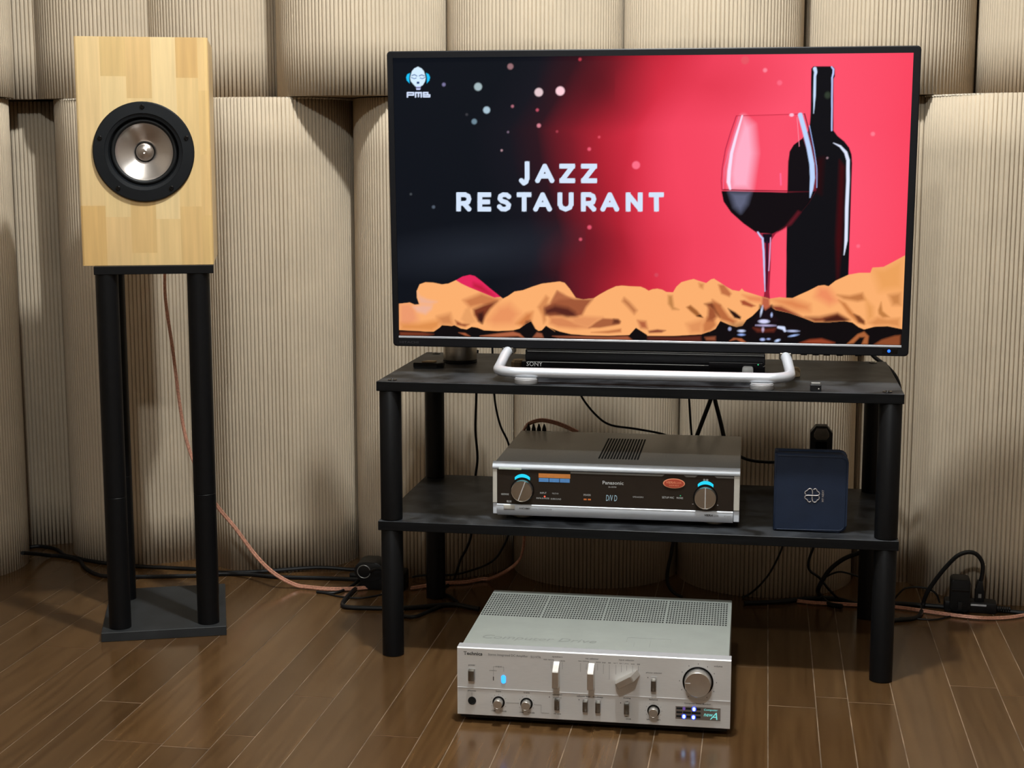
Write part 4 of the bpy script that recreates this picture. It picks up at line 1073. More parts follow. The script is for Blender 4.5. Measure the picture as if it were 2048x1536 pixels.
MB().lathe([(0.0190, 0), (0.0190, -0.0006)], (0, 0, 0), 'y', 40).build('oval_rim', 'sticker_p', pn, (0.317, -0.0010, B0 + 0.0650)).scale = (1, 1, 0.46)
MB().lathe([(0.0172, 0), (0.0172, -0.0006)], (0, 0, 0), 'y', 40).build('oval_sticker', 'sticker_r', pn, (0.317, -0.0014, B0 + 0.0650)).scale = (1, 1, 0.43)
lettering('VIERA', 0.3035, 0.3190, B0 + 0.0646, B0 + 0.0688, 'sticker_p', pn, -0.0022, bold=0.01, shear=0.15)
lettering('Link', 0.3200, 0.3305, B0 + 0.0650, B0 + 0.0685, 'sticker_p', pn, -0.0022)
lettering('SERIES', 0.3085, 0.3255, B0 + 0.0603, B0 + 0.0626, 'sticker_p', pn, -0.0022)
lettering('Panasonic', 0.1922, 0.2290, B0 + 0.0592, B0 + 0.0655, 'white_ink', pn, -0.0005, bold=0.012)
lettering('SA-XR700', 0.2025, 0.2165, B0 + 0.0535, B0 + 0.0560, 'white_ink', pn, -0.0005)
lettering('D/V D', 0.1985, 0.2180, B0 + 0.0295, B0 + 0.0405, 'led_vfd', pn, -0.0005, shear=0.1)
for body, a, b, z, h in (('INPUT', 0.0815, 0.0930, 0.0385, 0.0030), ('MULTI CH', 0.1033, 0.1140, 0.0385, 0.0026), ('DIGITAL RE-MASTER', 0.0750, 0.0980, 0.0290, 0.0028), ('SURROUND', 0.1005, 0.1190, 0.0285, 0.0028),
                         ('SPEAKERS', 0.1585, 0.1715, 0.0375, 0.0032), ('SPEAKERS', 0.2455, 0.2640, 0.0372, 0.0024), ('SETUP MIC', 0.2965, 0.3175, 0.0375, 0.0036), ('PHONES', 0.3220, 0.3330, 0.0375, 0.0034),
                         ('HEADPHONE', 0.0120, 0.0255, 0.0338, 0.0034), ('- ', 0.3490, 0.3515, 0.0290, 0.0006), ('+', 0.3920, 0.3945, 0.0275, 0.0024)):
    lettering(body, a, b, B0 + z, B0 + z + h, 'white_ink', pn, -0.0005)
lettering('\u97f3\u91cf', 0.3672, 0.3765, B0 + 0.0712, B0 + 0.0748, 'white_ink', pn, -0.0014)
lettering('\u96fb\u6e90', 0.0215, 0.0305, B0 + 0.0208, B0 + 0.0245, 'white_ink', pn, -0.0005)
MB().lathe([(0.0016, 0), (0.0013, -0.0008), (0, -0.001)], (0.0897, 0, B0 + 0.0336), 'y', 12).build('red_light', 'led_red', pn)
for a in (0.1590, 0.1665): MB().box(a, a + 0.0052, -0.0005, 0, B0 + 0.0297, B0 + 0.0322).build('amber_light', 'led_orange', pn)
MB().prism([(0.3275, B0 + 0.0440), (0.3295, B0 + 0.0440), (0.3285, B0 + 0.0418)], -0.0005, 0, 'xz').build('pointer_mark', 'led_green', pn)
lettering('HDMI', 0.0455, 0.0630, B0 + 0.0102, B0 + 0.0128, 'ink', rc, -0.0034, bold=0.01)
lettering('DIGITAL CONTROL AMPLIFIER', 0.0680, 0.1030, B0 + 0.0100, B0 + 0.0122, 'inkg', rc, -0.0034)
lettering('VIERA', 0.3705, 0.3855, B0 + 0.0090, B0 + 0.0126, 'ink', rc, -0.0034, bold=0.02, shear=0.15)
lettering('Link', 0.3870, 0.3955, B0 + 0.0092, B0 + 0.0122, 'inkg', rc, -0.0034)
lettering('AV control', 0.4045, 0.4160, B0 + 0.0092, B0 + 0.0114, 'inkg', rc, -0.0034)
sl = MB().prism(rrect(-0.00155, 0.00155, -0.1, 0.1, 0.0014, 3), 0, 0.0003, 'xy').mesh('vent_slot')
for k in range(14): new_obj('vent_slot', sl, 'hole', rc, (0.1790 + 0.0695 * k / 13.0, 0.164, B0 + 0.0919))
for fx, fy in ((0.045, 0.04), (0.388, 0.04), (0.045, 0.29), (0.388, 0.29)):
    MB().lathe([(0.017, 0), (0.0195, 0.002), (0.0195, 0.0085), (0.017, 0.0125)], (fx, fy, 0), seg=32).build('foot', 'dkchrome', rc)
for k in range(4):
    MB().lathe([(0.0042, 0), (0.0042, 0.006), (0.0012, 0.0155), (0, 0.016)], (0.012 + 0.0105 * k, 0.337, B0 + 0.088), seg=10).build('terminal_cap', 'rubber', rc)
MB().box(0.004, 0.056, 0.3255, 0.345, B0 + 0.06, B0 + 0.0885).build('terminal_block', 'rubber', rc)

# ------------------------------------------------------------------ navy zip case and black device on the middle shelf
cs = thing('zip_case', 'navy leatherette case with a clover emblem on the middle shelf', 'case', (0.0265, 2.634, Z2), 0.0)
CW, CH, CD = 0.1225, 0.137, 0.050
for a, b, nm in ((0.0, 0.0155, 'front_cover'), (CD - 0.014, CD, 'back_cover')):
    MB().prism(rrect(0, CW, 0.0012, CH, 0.0125, 6, (0, 1, 1, 0)), a, b, 'xz', 0.003).build(nm, 'navy', cs, ang=12)
MB().prism(rrect(0.002, CW - 0.0025, 0.003, CH - 0.0022, 0.011, 6, (0, 1, 1, 0)), 0.0155, CD - 0.014, 'xz').build('gusset', mat('navy_zip_cloth', (0.008, 0.011, 0.018), 0.7, noise=0.2, nscale=300), cs)
MB().box(-0.0022, 0.004, 0.002, CD - 0.002, 0.0012, CH, 0.002, 2).build('spine', 'navy', cs)
ring = [(0.004, 0.0035)] + [(x, z) for x, z in rrect(0.004, CW - 0.004, 0.0050, CH - 0.0040, 0.010, 6, (0, 1, 1, 0))][1:-1] + [(0.004, CH - 0.004)]
MB().tube([(x, -0.0004, z) for x, z in ring], 0.0009, 6).build('piping', 'navy', cs)
# clover emblem: four heart-shaped loops drawn in one line
E0 = (0.0628, 0.0650); ES = 0.0126
def em(pts, w=0.0009):
    MB().tube([(E0[0] + x * ES, -0.0003, E0[1] + z * ES) for x, z in [(p.x, p.y) for p in smooth_path([(a, b, 0) for a, b in pts], 4)]], w, 6).build('emblem_line', 'gold', cs)
em([(0.04, 0.16), (0.03, 0.55), (-0.10, 0.86), (-0.34, 0.94), (-0.55, 0.82), (-0.66, 0.66), (-0.90, 0.52), (-0.97, 0.30), (-0.86, 0.10)])
em([(0.16, 0.80), (0.38, 0.94), (0.58, 0.82), (0.66, 0.62), (0.90, 0.46), (0.97, 0.22), (0.74, 0.02), (0.0, 0.0), (-0.74, -0.02), (-0.97, -0.24), (-0.90, -0.46), (-0.66, -0.62), (-0.55, -0.82), (-0.34, -0.94), (-0.12, -0.80)])
em([(0.0, -0.16), (0.02, -0.55), (0.14, -0.86), (0.36, -0.94), (0.58, -0.84), (0.68, -0.66), (0.90, -0.52), (0.97, -0.30), (0.90, -0.10)])
lettering('MY NEXT', -0.0104, 0.0104, -0.0017, 0.0017, 'gold', cs, 0.0, 'emblem_lettering', bold=0.02, loc=(0.0808, -0.0006, 0.0648), rot=(0, R(-90), 0))
ob = thing('desktop_device', 'black faceted upright device standing behind the navy case', 'device', (0.108, 2.790, Z2))
OW = 0.0198; OH = 0.1585
MB().prism([(-OW, 0), (OW, 0), (OW, OH - 0.0125), (OW * 0.50, OH), (-OW * 0.50, OH), (-OW, OH - 0.0125)], 0.0, 0.026, 'xz', 0.0012).build('device_body', 'blackp', ob, ang=20)
MB().prism([(-0.0135, OH - 0.019), (-0.009, OH - 0.0245), (0.009, OH - 0.0245), (0.0135, OH - 0.019), (0.0135, OH - 0.0125), (0.0085, OH - 0.003), (-0.0085, OH - 0.003), (-0.0135, OH - 0.0125)], -0.0022, 0.0, 'xz', 0.0008).build('octagonal_plate', 'dkchrome', ob, ang=20)
MB().box(-0.010, 0.010, -0.0012, 0.0, 0.01, OH - 0.028).build('front_inlay', 'blackg', ob)

# ------------------------------------------------------------------ integrated amplifier on the floor
am = thing('amplifier', 'vintage silver amplifier with knobs and levers on the floor', 'amplifier', (-0.4666, 2.3008, 0), 0.0086)
A0 = 0.0137
MB().box(0.004, 0.426, 0.006, 0.330, A0 - 0.0070, A0 + 0.103, 0.001, 1).build('chassis', 'rubber', am)
MB().box(0.0035, 0.4265, 0.020, 0.3330, A0 + 0.004, A0 + 0.1090, 0.0015, 2).build('top_cover', 'champ', am)
fp = MB().prism([(0.020, A0), (0.0006, A0), (0.0, A0 + 0.0006), (0.0, A0 + 0.1092), (0.0006, A0 + 0.1100), (0.020, A0 + 0.1100)], 0, 0.43, 'yz').build('front_panel', 'brushed', am, ang=20)
MB().prism([(0.0004, A0 + 0.1100), (0.0215, A0 + 0.1100), (0.0215, A0 + 0.1110), (0.0012, A0 + 0.1108)], 0, 0.43, 'yz').build('top_chamfer', 'bevel', am)
MB().box(0.0, 0.43, -0.0006, 0.0, A0 + 0.0439, A0 + 0.0450).build('panel_groove', 'bevel', fp)
for fx in (0.09, 0.145, 0.20, 0.275, 0.325, 0.375): MB().box(fx - 0.010, fx + 0.010, 0.03, 0.05, 0.0, A0 - 0.006, 0.001, 1).build('foot', 'rubber', am)
for fy in (0.30,):
    for fx in (0.05, 0.38): MB().box(fx - 0.015, fx + 0.015, fy - 0.015, fy + 0.015, 0.0, A0 - 0.006).build('foot', 'rubber', am)
# perforated vents
for gx0 in (0.0075, 0.1120, 0.2160, 0.3205):
    b = MB()
    for i in range(22):
        for j in range(12):
            cx, cy = gx0 + 0.0978 * i / 21, 0.184 + 0.122 * j / 11
            vs = [b.bm.verts.new((cx + 0.00175 * math.cos(PI / 3 * k), cy + 0.0040 * math.sin(PI / 3 * k), A0 + 0.1092)) for k in range(6)]
            b.bm.faces.new(vs)
    tag(b.build('vent_perforation', 'hole', am, smooth=False), kind='stuff')
lettering('Computer Drive', 0.030, 0.215, 0.050, 0.074, 'paint_faint', am, A0 + 0.1092, shear=0.25, plane='xy')
for q in ((0.262, 0.332, 0.100, 0.1008), (0.262, 0.2628, 0.078, 0.100), (0.275, 0.2758, 0.056, 0.078), (0.332, 0.3328, 0.082, 0.100), (0.300, 0.3008, 0.056, 0.090)):
    MB().box(q[0], q[1], q[2] - 0.006, q[3] - 0.006, A0 + 0.1090, A0 + 0.1092).build('printed_diagram_line', 'paint_faint', am)
def small_box(n, x0, x1, z0, z1, d, m, bev=0.0006, y0=0.0): return MB().box(x0, x1, y0 - d, y0, A0 + z0, A0 + z1, bev, 1).build(n, m, fp)
def lever(n, x, w, z0, z1, d, m='dkchrome'):
    o = MB().prism([(0, A0 + z1 + 0.0010), (-d * 0.7, A0 + z1), (-d, A0 + z1 - 0.0010), (-d, A0 + z0 + 0.003), (-d * 0.8, A0 + z0), (0, A0 + z0)], x - w / 2, x + w / 2, 'yz', 0.0004).build(n, m, fp)
    return o
small_box('power_recess', 0.0176, 0.0292, 0.0540, 0.0765, 0.0003, 'bevel', 0.0)
lever('power_switch', 0.0233, 0.0092, 0.0575, 0.0755, 0.0080)
small_box('indicator_dot', 0.0574, 0.0588, 0.0585, 0.0650, 0.0003, 'ink', 0.0)
MB().prism(rrect(0.0707, 0.0778, A0 + 0.0545, A0 + 0.0683, 0.0034), -0.0008, 0, 'xz', 0.0003).build('output_light', 'led_blue', fp)
for q in ((0.0580, 0.0583, 0.066, 0.0815), (0.0744, 0.0747, 0.0740, 0.0815), (0.0580, 0.0610, 0.0813, 0.0816), (0.0720, 0.0747, 0.0813, 0.0816)): small_box('printed_line', *q, 0.0002, 'inkg', 0.0)
def txt(body, x0, x1, z0, z1, m='ink', **k): lettering(body, x0, x1, A0 + z0, A0 + z1, m, fp, -0.0003, **k)
M['tech_ink'] = M['ink']
txt('Technics', 0.0102, 0.0405, 0.0985, 0.1042, bold=0.028)
txt('Stereo Integrated DC Amplifier', 0.0497, 0.1132, 0.0983, 0.1030, 'inkg')
txt('SU-V7A', 0.1176, 0.1338, 0.0988, 0.1024, 'inkg')
for body, a, b, z, h in (('power', .0180, .0290, .0800, .0030), ('output', .0612, .0716, .0800, .0030), ('protection', .0520, .0634, .0737, .0022), ('phones', .0168, .0300, .0382, .0030), ('bass', .0622, .0704, .0400, .0026), ('treble', .1062, .1162, .0402, .0026),
                         ('speakers', .1518, .1680, .1010, .0030), ('main remote', .1380, .1545, .0965, .0022), ('remote', .1645, .1720, .0955, .0022), ('rec selector', .2040, .2250, .1012, .0028), ('tape dubbing', .1928, .2095, .0965, .0024), ('source', .2205, .2280, .0962, .0020), ('tuner', .2300, .2362, .0962, .0020), ('aux', .2400, .2440, .0962, .0020),
                         ('input selector', .2565, .2805, .1012, .0030), ('tape 2', .2480, .2545, .0962, .0020), ('tape 1', .2572, .2635, .0962, .0020), ('phono', .2655, .2720, .0962, .0020), ('tuner', .2755, .2815, .0962, .0020), ('aux', .2850, .2895, .0962, .0020), ('phono selector', .2990, .3240, .0830, .0028), ('volume', .4035, .4165, .0990, .0030),
                         ('operation', .1520, .1675, .0395, .0028), ('straight DC', .1535, .1670, .0345, .0022), ('via tone', .1545, .1660, .0085, .0022), ('subsonic filter', .1910, .2125, .0393, .0026), ('loudness', .2165, .2320, .0392, .0026), ('muting', .2640, .2755, .0398, .0028), ('off', .2675, .2715, .0345, .0020), ('on', .2675, .2710, .0105, .0020), ('-20dB', .2675, .2765, .0065, .0020), ('balance', .3045, .3180, .0400, .0026),
                         ('left', .3010, .3055, .0075, .0024), ('right', .3165, .3225, .0075, .0024), ('Computer Drive Monitor', .3590, .4000, .0368, .0026), ('-10 -10dB', .0540, .0615, .0075, .0024), ('+10dB', .0680, .0790, .0075, .0024), ('-10dB', .0990, .1065, .0075, .0024), ('+10dB', .1130, .1240, .0075, .0024)):
    if body.startswith('-10 '): body = '-10dB'
    txt(body, a, b, z, z + h, 'inkg', bold=0.012)
for lx, tops in ((0.1500, (.0830, .0950)), (0.1680, (.0830, .0945)), (0.1965, (.0800, .0945)), (0.2055, (.0840, .0930)), (0.2232, (.0840, .0945)), (0.2325, (.0790, .0945)), (0.2418, (.0700, .0945)), (0.2520, (.0790, .0945)), (0.2605, (.0830, .0945)), (0.2690, (.0860, .0945)), (0.2780, (.0840, .0945)), (0.2868, (.0790, .0945))):
    small_box('scale_line', lx - 0.00015, lx + 0.00015, tops[0], tops[1], 0.0002, 'inkg', 0.0)
for q in ((0.0800, 0.0985, .0230, .0233), (0.1245, 0.1345, .0222, .0225), (0.1342, 0.1345, .0095, .0225), (0.1345, 0.1470, .0095, .0098), (0.0233, 0.0236, .0285, .0370)): small_box('printed_line', *q, 0.0002, 'inkg', 0.0)
MB().lathe([(0.0065, 0), (0.0065, -0.0012), (0.0052, -0.0014), (0.0048, -0.0004), (0, -0.0004)], (0.0237, 0, A0 + 0.0235), 'y', 28).build('headphone_jack', 'hole', fp)
def knob(n, x, z, ring, r, d, seg=40):
    MB().lathe([(ring, 0), (ring, -0.0012), (ring - 0.0012, -0.0014), (ring - 0.002, -0.0004)], (x, 0, A0 + z), 'y', seg).build(n + '_ring', 'blackg', fp)
    return MB().lathe([(r * 1.06, -0.0004), (r * 1.03, -d * 0.35), (r, -d + 0.0008), (r - 0.0008, -d), (r * 0.86, -d + 0.0004), (0, -d)], (x, 0, A0 + z), 'y', seg).build(n, 'knob', fp, ang=30)
for kx, nm in ((0.0665, 'bass_knob'), (0.1112, 'treble_knob'), (0.3116, 'balance_knob')):
    knob(nm, kx, 0.0232, 0.0098, 0.0072, 0.0125)
    for k in range(11):
        a = R(-60 + 30 * k)
        if 0.5 < k < 10.5: small_box('scale_dot', kx + 0.0128 * math.cos(a) - 0.0004, kx + 0.0128 * math.cos(a) + 0.0004, 0.0232 + 0.0128 * math.sin(a) - 0.0004, 0.0232 + 0.0128 * math.sin(a) + 0.0004, 0.0002, 'inkg', 0.0)
vk = knob('volume_knob', 0.3795, 0.0740, 0.0238, 0.0200, 0.0165, 56)
MB().box(0.3795 - 0.0197, 0.3795 - 0.0110, -0.0168, -0.0160, A0 + 0.0757, A0 + 0.0763).build('pointer_line', 'bevel', vk)
for k in range(11):
    a = R(-60 + 30 * k)
    small_box('scale_dot', 0.3795 + 0.0285 * math.cos(a) - 0.0005, 0.3795 + 0.0285 * math.cos(a) + 0.0005, 0.0740 + 0.0285 * math.sin(a) - 0.0008, 0.0740 + 0.0285 * math.sin(a) + 0.0008, 0.0002, 'inkg', 0.0)
def big_lever(n, x, z, ang):
    b = MB().prism([(0, 0.0215), (-0.0185, 0.0120), (-0.0195, 0.0100), (-0.0195, -0.0150), (-0.018, -0.0165), (0, -0.0185)], -0.0050, 0.0050, 'yz', 0.0006)
    return b.build(n, 'knob', fp, (x, 0, A0 + z), (0, R(ang), 0), ang=20)
big_lever('speaker_lever', 0.1588, 0.0735, 0)
big_lever('record_lever', 0.2138, 0.0735, 0)
big_lever('input_lever', 0.2690, 0.0735, 60)
for n, x, z0, z1 in (('phono_switch', 0.3110, 0.0560, 0.0745), ('operation_switch', 0.1600, 0.0170, 0.0340), ('subsonic_switch', 0.2046, 0.0165, 0.0345), ('loudness_switch', 0.2245, 0.0160, 0.0340), ('muting_switch', 0.2695, 0.0165, 0.0335)):
    small_box(n + '_slot', x - 0.0046, x + 0.0046, z0 - 0.003, z1 + 0.004, 0.0003, 'bevel', 0.0)
    lever(n, x, 0.0076, z0, z1, 0.0075)
for q in ((0.3020, .0765), (0.1475, .0362), (0.1945, .0345), (0.2600, .0330)): small_box('print_dot', q[0] - 0.0006, q[0] + 0.0006, q[1] - 0.0008, q[1] + 0.0008, 0.0002, 'ink', 0.0)
dp = small_box('display_window', 0.3456, 0.4150, 0.0126, 0.0330, 0.0006, mat('smoked_window', (0.20, 0.165, 0.145), 0.4, noise=0.1, nscale=60), 0.0)
def dbox(n, x0, x1, z0, z1, m, y=-0.0010): return MB().box(x0, x1, y, -0.0006, A0 + z0, A0 + z1).build(n, m, dp)
for z in (0.0282, 0.0218, 0.0154):
    for a, b in ((0.3470, 0.3562), (0.3575, 0.3695), (0.3705, 0.3845)): dbox('meter_bar', a, b, z, z + 0.0030, 'hole')
for x, z, m in ((0.3742, 0.0296, 'led_white_blue'), (0.3588, 0.0168, 'led_white_blue'), (0.3736, 0.0164, 'led_white_blue'), (0.3588, 0.0297, 'led_dim')):
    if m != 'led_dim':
        MB().prism(rrect(x - 0.0036, x + 0.0036, A0 + z - 0.0040, A0 + z + 0.0040, 0.0034), -0.0011, -0.0008, 'xz').build('meter_halo', 'blue_halo', dp)  # emissive plate paints the glow spreading around the meter light
    MB().prism(rrect(x - 0.0021, x + 0.0021, A0 + z - 0.0028, A0 + z + 0.0028, 0.0019), -0.0015, -0.0008, 'xz').build('meter_light', m, dp)
lettering('Computer', 0.3895, 0.4110, A0 + 0.0272, A0 + 0.0312, 'led_teal', dp, -0.0009, 'lit_lettering', shear=0.2)
lettering('new', 0.3895, 0.4035, A0 + 0.0188, A0 + 0.0232, 'led_teal', dp, -0.0009, 'lit_lettering', shear=0.2)
lettering('A', 0.3990, 0.4105, A0 + 0.0142, A0 + 0.0255, 'led_teal', dp, -0.0009, 'lit_lettering', shear=0.35)

# ------------------------------------------------------------------ cables, taps and adapters
CABLES=[
('speaker_cable','pinkish copper speaker cable dropping behind the speaker stand to the floor',0.0035,'copper',[(-1.213,2.99,0.671),(-1.214,2.99,0.599),(-1.202,2.99,0.496),(-1.188,2.99,0.36),(-1.173,2.99,0.287),(-1.145,2.99,0.219),(-1.128,3.02,0.163),(-1.088,3.02,0.115),(-1.045,3.02,0.058),(-0.991,2.985,0.029),(-0.94,2.992,0.003),(-0.883,2.983,0.003),(-0.832,2.992,0.003),(-0.799,3.008,0.003)]),
('power_cable','black floor cable nearest the cardboard, ending in the left power tap',0.004,'rubber',[(-1.667,3.207,0.004),(-1.649,3.21,0.004),(-1.627,3.22,0.004),(-1.582,3.201,0.004),(-1.539,3.155,0.004),(-1.504,3.139,0.004),(-1.467,3.12,0.004),(-1.417,3.104,0.004),(-1.339,3.092,0.004),(-1.205,3.09,0.004),(-1.15,3.073,0.004),(-1.059,3.088,0.006),(-0.947,3.127,0.009),(-0.872,3.142,0.004),(-0.843,3.142,0.004)]),
('power_cable','black floor cable that sags in front of the other one left of the rack',0.0042,'rubber',[(-1.579,3.036,0.038),(-1.582,3.078,0.026),(-1.565,3.144,0.004),(-1.491,3.12,0.004),(-1.453,3.068,0.004),(-1.409,3.022,0.004),(-1.373,3.004,0.004),(-1.304,3.011,0.004),(-1.186,3.039,0.004),(-1.14,3.058,0.004),(-1.082,3.068,0.004),(-1.008,3.058,0.004),(-0.908,3.065,0.004),(-0.823,3.067,0.004)]),
('power_cable','thick black cable bent into a hairpin beside the front left rack leg',0.0045,'rubber',[(-0.819,3.099,0.004),(-0.82,3.04,0.004),(-0.823,2.982,0.004),(-0.823,2.923,0.004),(-0.818,2.882,0.004),(-0.8,2.867,0.004),(-0.74,2.871,0.004),(-0.696,2.879,0.004),(-0.662,2.892,0.004),(-0.602,2.917,0.005),(-0.543,2.899,0.004)]),
('power_cable','black cable arching off the ring of the left power tap',0.003,'rubber',[(-0.764,2.985,0.052),(-0.782,2.985,0.049),(-0.829,3.075,0.003),(-0.839,3.007,0.003),(-0.859,2.965,0.003),(-0.896,2.966,0.003)]),
('thin_cord','thin black cord trailing left of the front left rack leg',0.0018,'rubber',[(-0.898,2.971,0.002),(-0.874,2.961,0.002),(-0.84,2.944,0.002),(-0.798,2.941,0.002),(-0.765,2.968,0.002),(-0.751,2.988,0.002)]),
('power_cable','black cable curling forward behind the front left rack leg',0.0035,'rubber',[(-0.7,2.832,0.003),(-0.682,2.831,0.003),(-0.66,2.827,0.004),(-0.645,2.854,0.003),(-0.622,2.91,0.003),(-0.598,2.922,0.003),(-0.595,2.938,0.004),(-0.623,2.98,0.004),(-0.644,2.992,0.003),(-0.659,2.997,0.003)]),
('thin_cord','black cord hanging from the middle shelf beside the rear left leg',0.0026,'rubber',[(-0.57,3.035,0.504),(-0.573,3.035,0.463),(-0.573,3.035,0.412),(-0.575,3.035,0.339),(-0.571,3.035,0.282),(-0.576,3.035,0.235),(-0.583,3.035,0.13),(-0.593,3.03,0.093),(-0.606,3.03,0.068),(-0.615,3.03,0.04),(-0.634,3.086,0.003),(-0.643,3.051,0.003),(-0.651,3.026,0.003),(-0.667,3.015,0.003)]),
('thin_cord','black cord sweeping left from behind the receiver to the floor',0.0022,'rubber',[(-0.539,3.03,0.515),(-0.537,3.03,0.464),(-0.534,3.03,0.403),(-0.523,3.03,0.352),(-0.505,3.03,0.311),(-0.492,3.03,0.239),(-0.5,3.03,0.145),(-0.523,3.03,0.087),(-0.548,3.03,0.061),(-0.609,3.126,0.016),(-0.641,3.111,0.011),(-0.702,3.1,0.01),(-0.725,3.1,0.005)]),
('thin_cord','thin black cord slanting down to the back right of the receiver',0.0022,'rubber',[(-0.369,3.02,0.45),(-0.354,3.02,0.413),(-0.324,3.02,0.377),(-0.296,3.02,0.36),(-0.248,3.02,0.354),(-0.193,3.02,0.345),(-0.173,3.02,0.334)]),
('thin_cord','thinnest of the three black cords dropping behind the receiver',0.0022,'rubber',[(-0.147,3.025,0.454),(-0.142,3.025,0.414),(-0.139,3.025,0.374),(-0.135,3.025,0.334)]),
('power_cable','thick black cord leaning left behind the receiver',0.0042,'rubber',[(-0.09,3.02,0.447),(-0.101,3.02,0.413),(-0.114,3.02,0.376),(-0.129,3.02,0.333)]),
('power_cable','thick black cord leaning right behind the receiver',0.0042,'rubber',[(-0.098,3.04,0.443),(-0.091,3.04,0.41),(-0.081,3.04,0.373),(-0.071,3.04,0.331)]),
('speaker_cable','brown copper cable arching over the back of the receiver',0.0035,'copper',[(-0.467,2.975,0.351),(-0.457,2.975,0.364),(-0.433,2.975,0.372),(-0.408,2.975,0.369),(-0.383,2.975,0.361),(-0.358,2.975,0.35)]),
('thin_cord','black cord running from the receiver behind the navy case',0.003,'rubber',[(-0.048,2.94,0.328),(-0.034,2.94,0.318),(-0.01,2.94,0.312),(0.028,2.94,0.311),(0.056,2.94,0.316)]),
('power_cable','black cord hanging in the dark below the middle of the lower shelf',0.0035,'rubber',[(-0.168,3.04,0.135),(-0.174,3.04,0.093),(-0.18,3.04,0.062),(-0.18,3.04,0.036),(-0.169,3.04,0.016),(-0.149,3.04,0.005)]),
('thin_cord','thin black cord slanting left under the lower shelf right of the amplifier',0.002,'rubber',[(0.051,3.04,0.134),(0.044,3.04,0.108),(0.025,3.04,0.066),(0.004,3.04,0.037),(-0.014,3.078,0.009),(-0.029,3.069,0.002)]),
('thin_cord','black cord kinking down under the navy case toward the floor',0.0026,'rubber',[(0.109,3.04,0.122),(0.1,3.04,0.092),(0.103,3.04,0.073),(0.122,3.04,0.059),(0.144,3.04,0.033),(0.166,3.088,0.003),(0.193,3.068,0.003)]),
('power_cable','thick black cable bowing left below the shelf by the rear right leg',0.0045,'rubber',[(0.206,3.03,0.12),(0.197,3.03,0.116),(0.169,3.03,0.103),(0.144,3.03,0.082),(0.129,3.03,0.059),(0.12,3.03,0.037),(0.127,3.101,0.005),(0.141,3.048,0.004),(0.168,3.032,0.004)]),
('thin_cord','thin black cord arching to the rear right rack leg',0.002,'rubber',[(0.125,3.04,0.052),(0.132,3.04,0.059),(0.148,3.04,0.069),(0.166,3.04,0.073),(0.197,3.04,0.065),(0.208,3.04,0.058)]),
('power_cable','black floor cable behind the rear right rack leg',0.0045,'rubber',[(-0.025,3.025,0.004),(0.046,3.045,0.005),(0.094,3.074,0.004),(0.154,3.087,0.004),(0.199,3.054,0.004),(0.234,3.055,0.004),(0.28,3.07,0.004),(0.317,3.068,0.004),(0.358,3.064,0.004),(0.374,3.061,0.004)]),
('speaker_cable','pale copper speaker cable lying along the floor at the right',0.0031,'copper',[(0.08,3.055,0.003),(0.117,3.047,0.003),(0.164,3.047,0.003),(0.199,3.045,0.003),(0.234,3.048,0.003),(0.28,3.041,0.003),(0.324,3.026,0.003),(0.379,3.007,0.003),(0.434,2.997,0.003),(0.48,3.007,0.003),(0.516,3.029,0.003),(0.555,3.057,0.003)]),
('thin_cord','thin black cord arching left of the right power strip',0.002,'rubber',[(0.271,3.06,0.016),(0.278,3.06,0.026),(0.291,3.06,0.039),(0.314,3.06,0.043),(0.337,3.06,0.04),(0.352,3.06,0.03),(0.359,3.06,0.013)]),
('power_cable','black cable looping high against the cardboard into the right power strip',0.0042,'rubber',[(0.25,2.951,0.004),(0.271,2.96,0.004),(0.301,2.975,0.004),(0.317,3.003,0.004),(0.325,3.055,0.005),(0.333,3.055,0.033),(0.35,3.055,0.063),(0.369,3.055,0.09),(0.389,3.055,0.112),(0.409,3.055,0.12),(0.425,3.055,0.116),(0.436,3.055,0.101),(0.438,3.055,0.084),(0.435,3.055,0.062)]),
('thin_cord','thin black cord curling under the upright power adapter',0.0018,'rubber',[(0.392,3.038,0.002),(0.377,3.011,0.002),(0.342,2.98,0.002),(0.309,2.98,0.002),(0.275,2.982,0.002)]),
('power_cable','black lead leaving the right end of the right power strip',0.0042,'rubber',[(0.465,3.058,0.004),(0.491,3.053,0.004),(0.519,3.048,0.004),(0.553,3.045,0.004)]),
('power_cable','black television lead falling over the back right corner of the top shelf',0.004,'rubber',[(0.157,3.04,0.55),(0.191,3.04,0.529),(0.215,3.04,0.505),(0.24,3.04,0.486),(0.257,3.04,0.465),(0.264,3.04,0.438),(0.258,3.04,0.383),(0.248,3.04,0.263),(0.246,3.04,0.122),(0.245,3.04,0.071)]),
('speaker_cable','copper-brown cable drooping to the floor behind the amplifier',0.0035,'copper',[(-0.475,3.04,0.122),(-0.478,3.04,0.09),(-0.488,3.04,0.064),(-0.515,3.04,0.041),(-0.564,3.109,0.003),(-0.606,3.079,0.003),(-0.646,3.064,0.003),(-0.71,3.016,0.003)])]

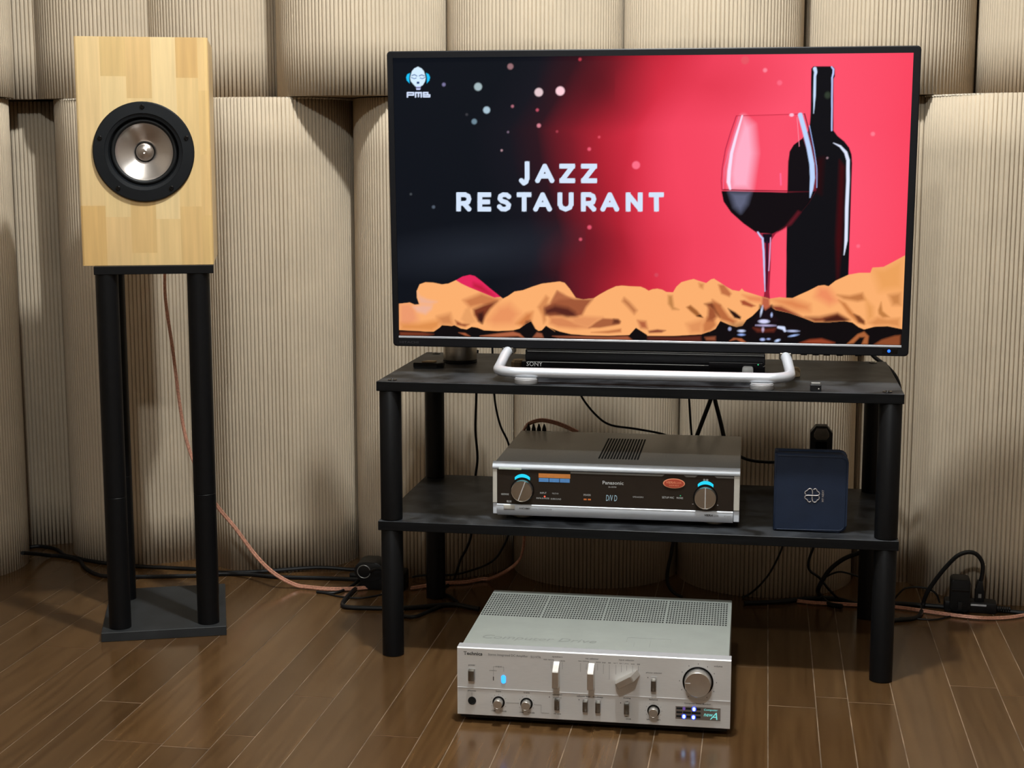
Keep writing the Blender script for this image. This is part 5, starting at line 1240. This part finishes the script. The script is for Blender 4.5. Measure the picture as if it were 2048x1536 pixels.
for n, lab, r, m, pts in CABLES:
    sp_ = smooth_path(pts, 5)
    for v in sp_: v.z = max(v.z, r)
    if m == 'copper':
        c = MB().tube(sp_, r * 0.72, 8)
        off = [v + Vector((0.0, 0.0, 0.0)) for v in sp_]
        b2 = [Vector((v.x + 0.3 * r, v.y + 0.6 * r, v.z + 0.9 * r)) for v in off]
        c.tube(b2, r * 0.72, 8)
        o = c.build(n, m)
    else:
        o = MB().tube(sp_, r, 8).build(n, m)
    tag(o, lab, 'cable', 'cables around the rack')
pt = thing('power_tap', 'chunky black power tap with a ringed socket by the front left rack leg', 'power tap', (-0.826, 2.998, 0), 0.05)
MB().box(0.012, 0.105, 0.006, 0.062, 0.0, 0.036, 0.004, 2).build('tap_body', 'rubber', pt)
MB().prism(rrect(0.0, 0.062, 0.020, 0.060, 0.0195, 8), 0.004, 0.058, 'xz', 0.003).build('round_head', 'blackp', pt)
MB().tube([(0.021 + 0.0135 * math.cos(2 * PI * k / 24), 0.0035, 0.040 + 0.0135 * math.sin(2 * PI * k / 24)) for k in range(25)], 0.0011, 6).build('socket_ring', 'recgrey', pt)
MB().lathe([(0.0055, 0), (0.0065, 0.004), (0.0065, 0.022), (0.0045, 0.028)], (-0.028, 0.09, 0.007), 'x', 14).build('plug', 'rubber', pt)
ps = thing('power_strip', 'black power strip lying along the cardboard at lower right', 'power strip', (0.366, 3.045, 0), -0.06)
MB().box(0.0, 0.100, 0.0, 0.036, 0.0, 0.022, 0.004, 2).build('strip_body', 'blackp', ps)
MB().box(0.050, 0.080, -0.0008, 0.001, 0.015, 0.0185, 0.0004, 1).build('silver_edge_strip', 'silver', ps)  # short silver strip along the upper front edge
for k in range(6): MB().lathe([(0.0058 - k * 0.0002, 0), (0.0058 - k * 0.0002, 0.0028)], (0.101 + k * 0.0045, 0.014, 0.009), 'x', 12).build('strain_relief', 'rubber', ps)
ad = thing('power_adapter', 'upright black power adapter plugged into the right power strip', 'power adapter', (0.394, 3.034, 0.022), -0.05)
MB().prism(rrect(-0.0185, 0.0185, -0.014, 0.0500, 0.006), -0.012, 0.030, 'xz', 0.003).build('adapter_body', 'rubber', ad)
MB().box(-0.0165, 0.0165, -0.0128, -0.0115, 0.026, 0.030, 0.0004, 1).build('adapter_seam', 'blackg', ad)
MB().prism([(-0.005, -0.012), (0.005, -0.012), (0.004, 0.006), (-0.004, 0.006)], -0.016, -0.011, 'xz', 0.001).build('cord_outlet', 'blackp', ad)
pg = thing('power_plug', 'slim black plug standing in the right end of the right power strip', 'plug', (0.4335, 3.054, 0.022))
MB().prism([(-0.0085, 0), (0.0085, 0), (0.0085, 0.022), (0.006, 0.026), (0.0045, 0.042), (-0.0045, 0.042), (-0.006, 0.026), (-0.0085, 0.022)], -0.006, 0.008, 'xz', 0.001).build('plug_body', 'rubber', pg)
MB().box(-0.003, 0.003, -0.0066, -0.0058, 0.008, 0.016).build('plug_mark', 'recgrey', pg)
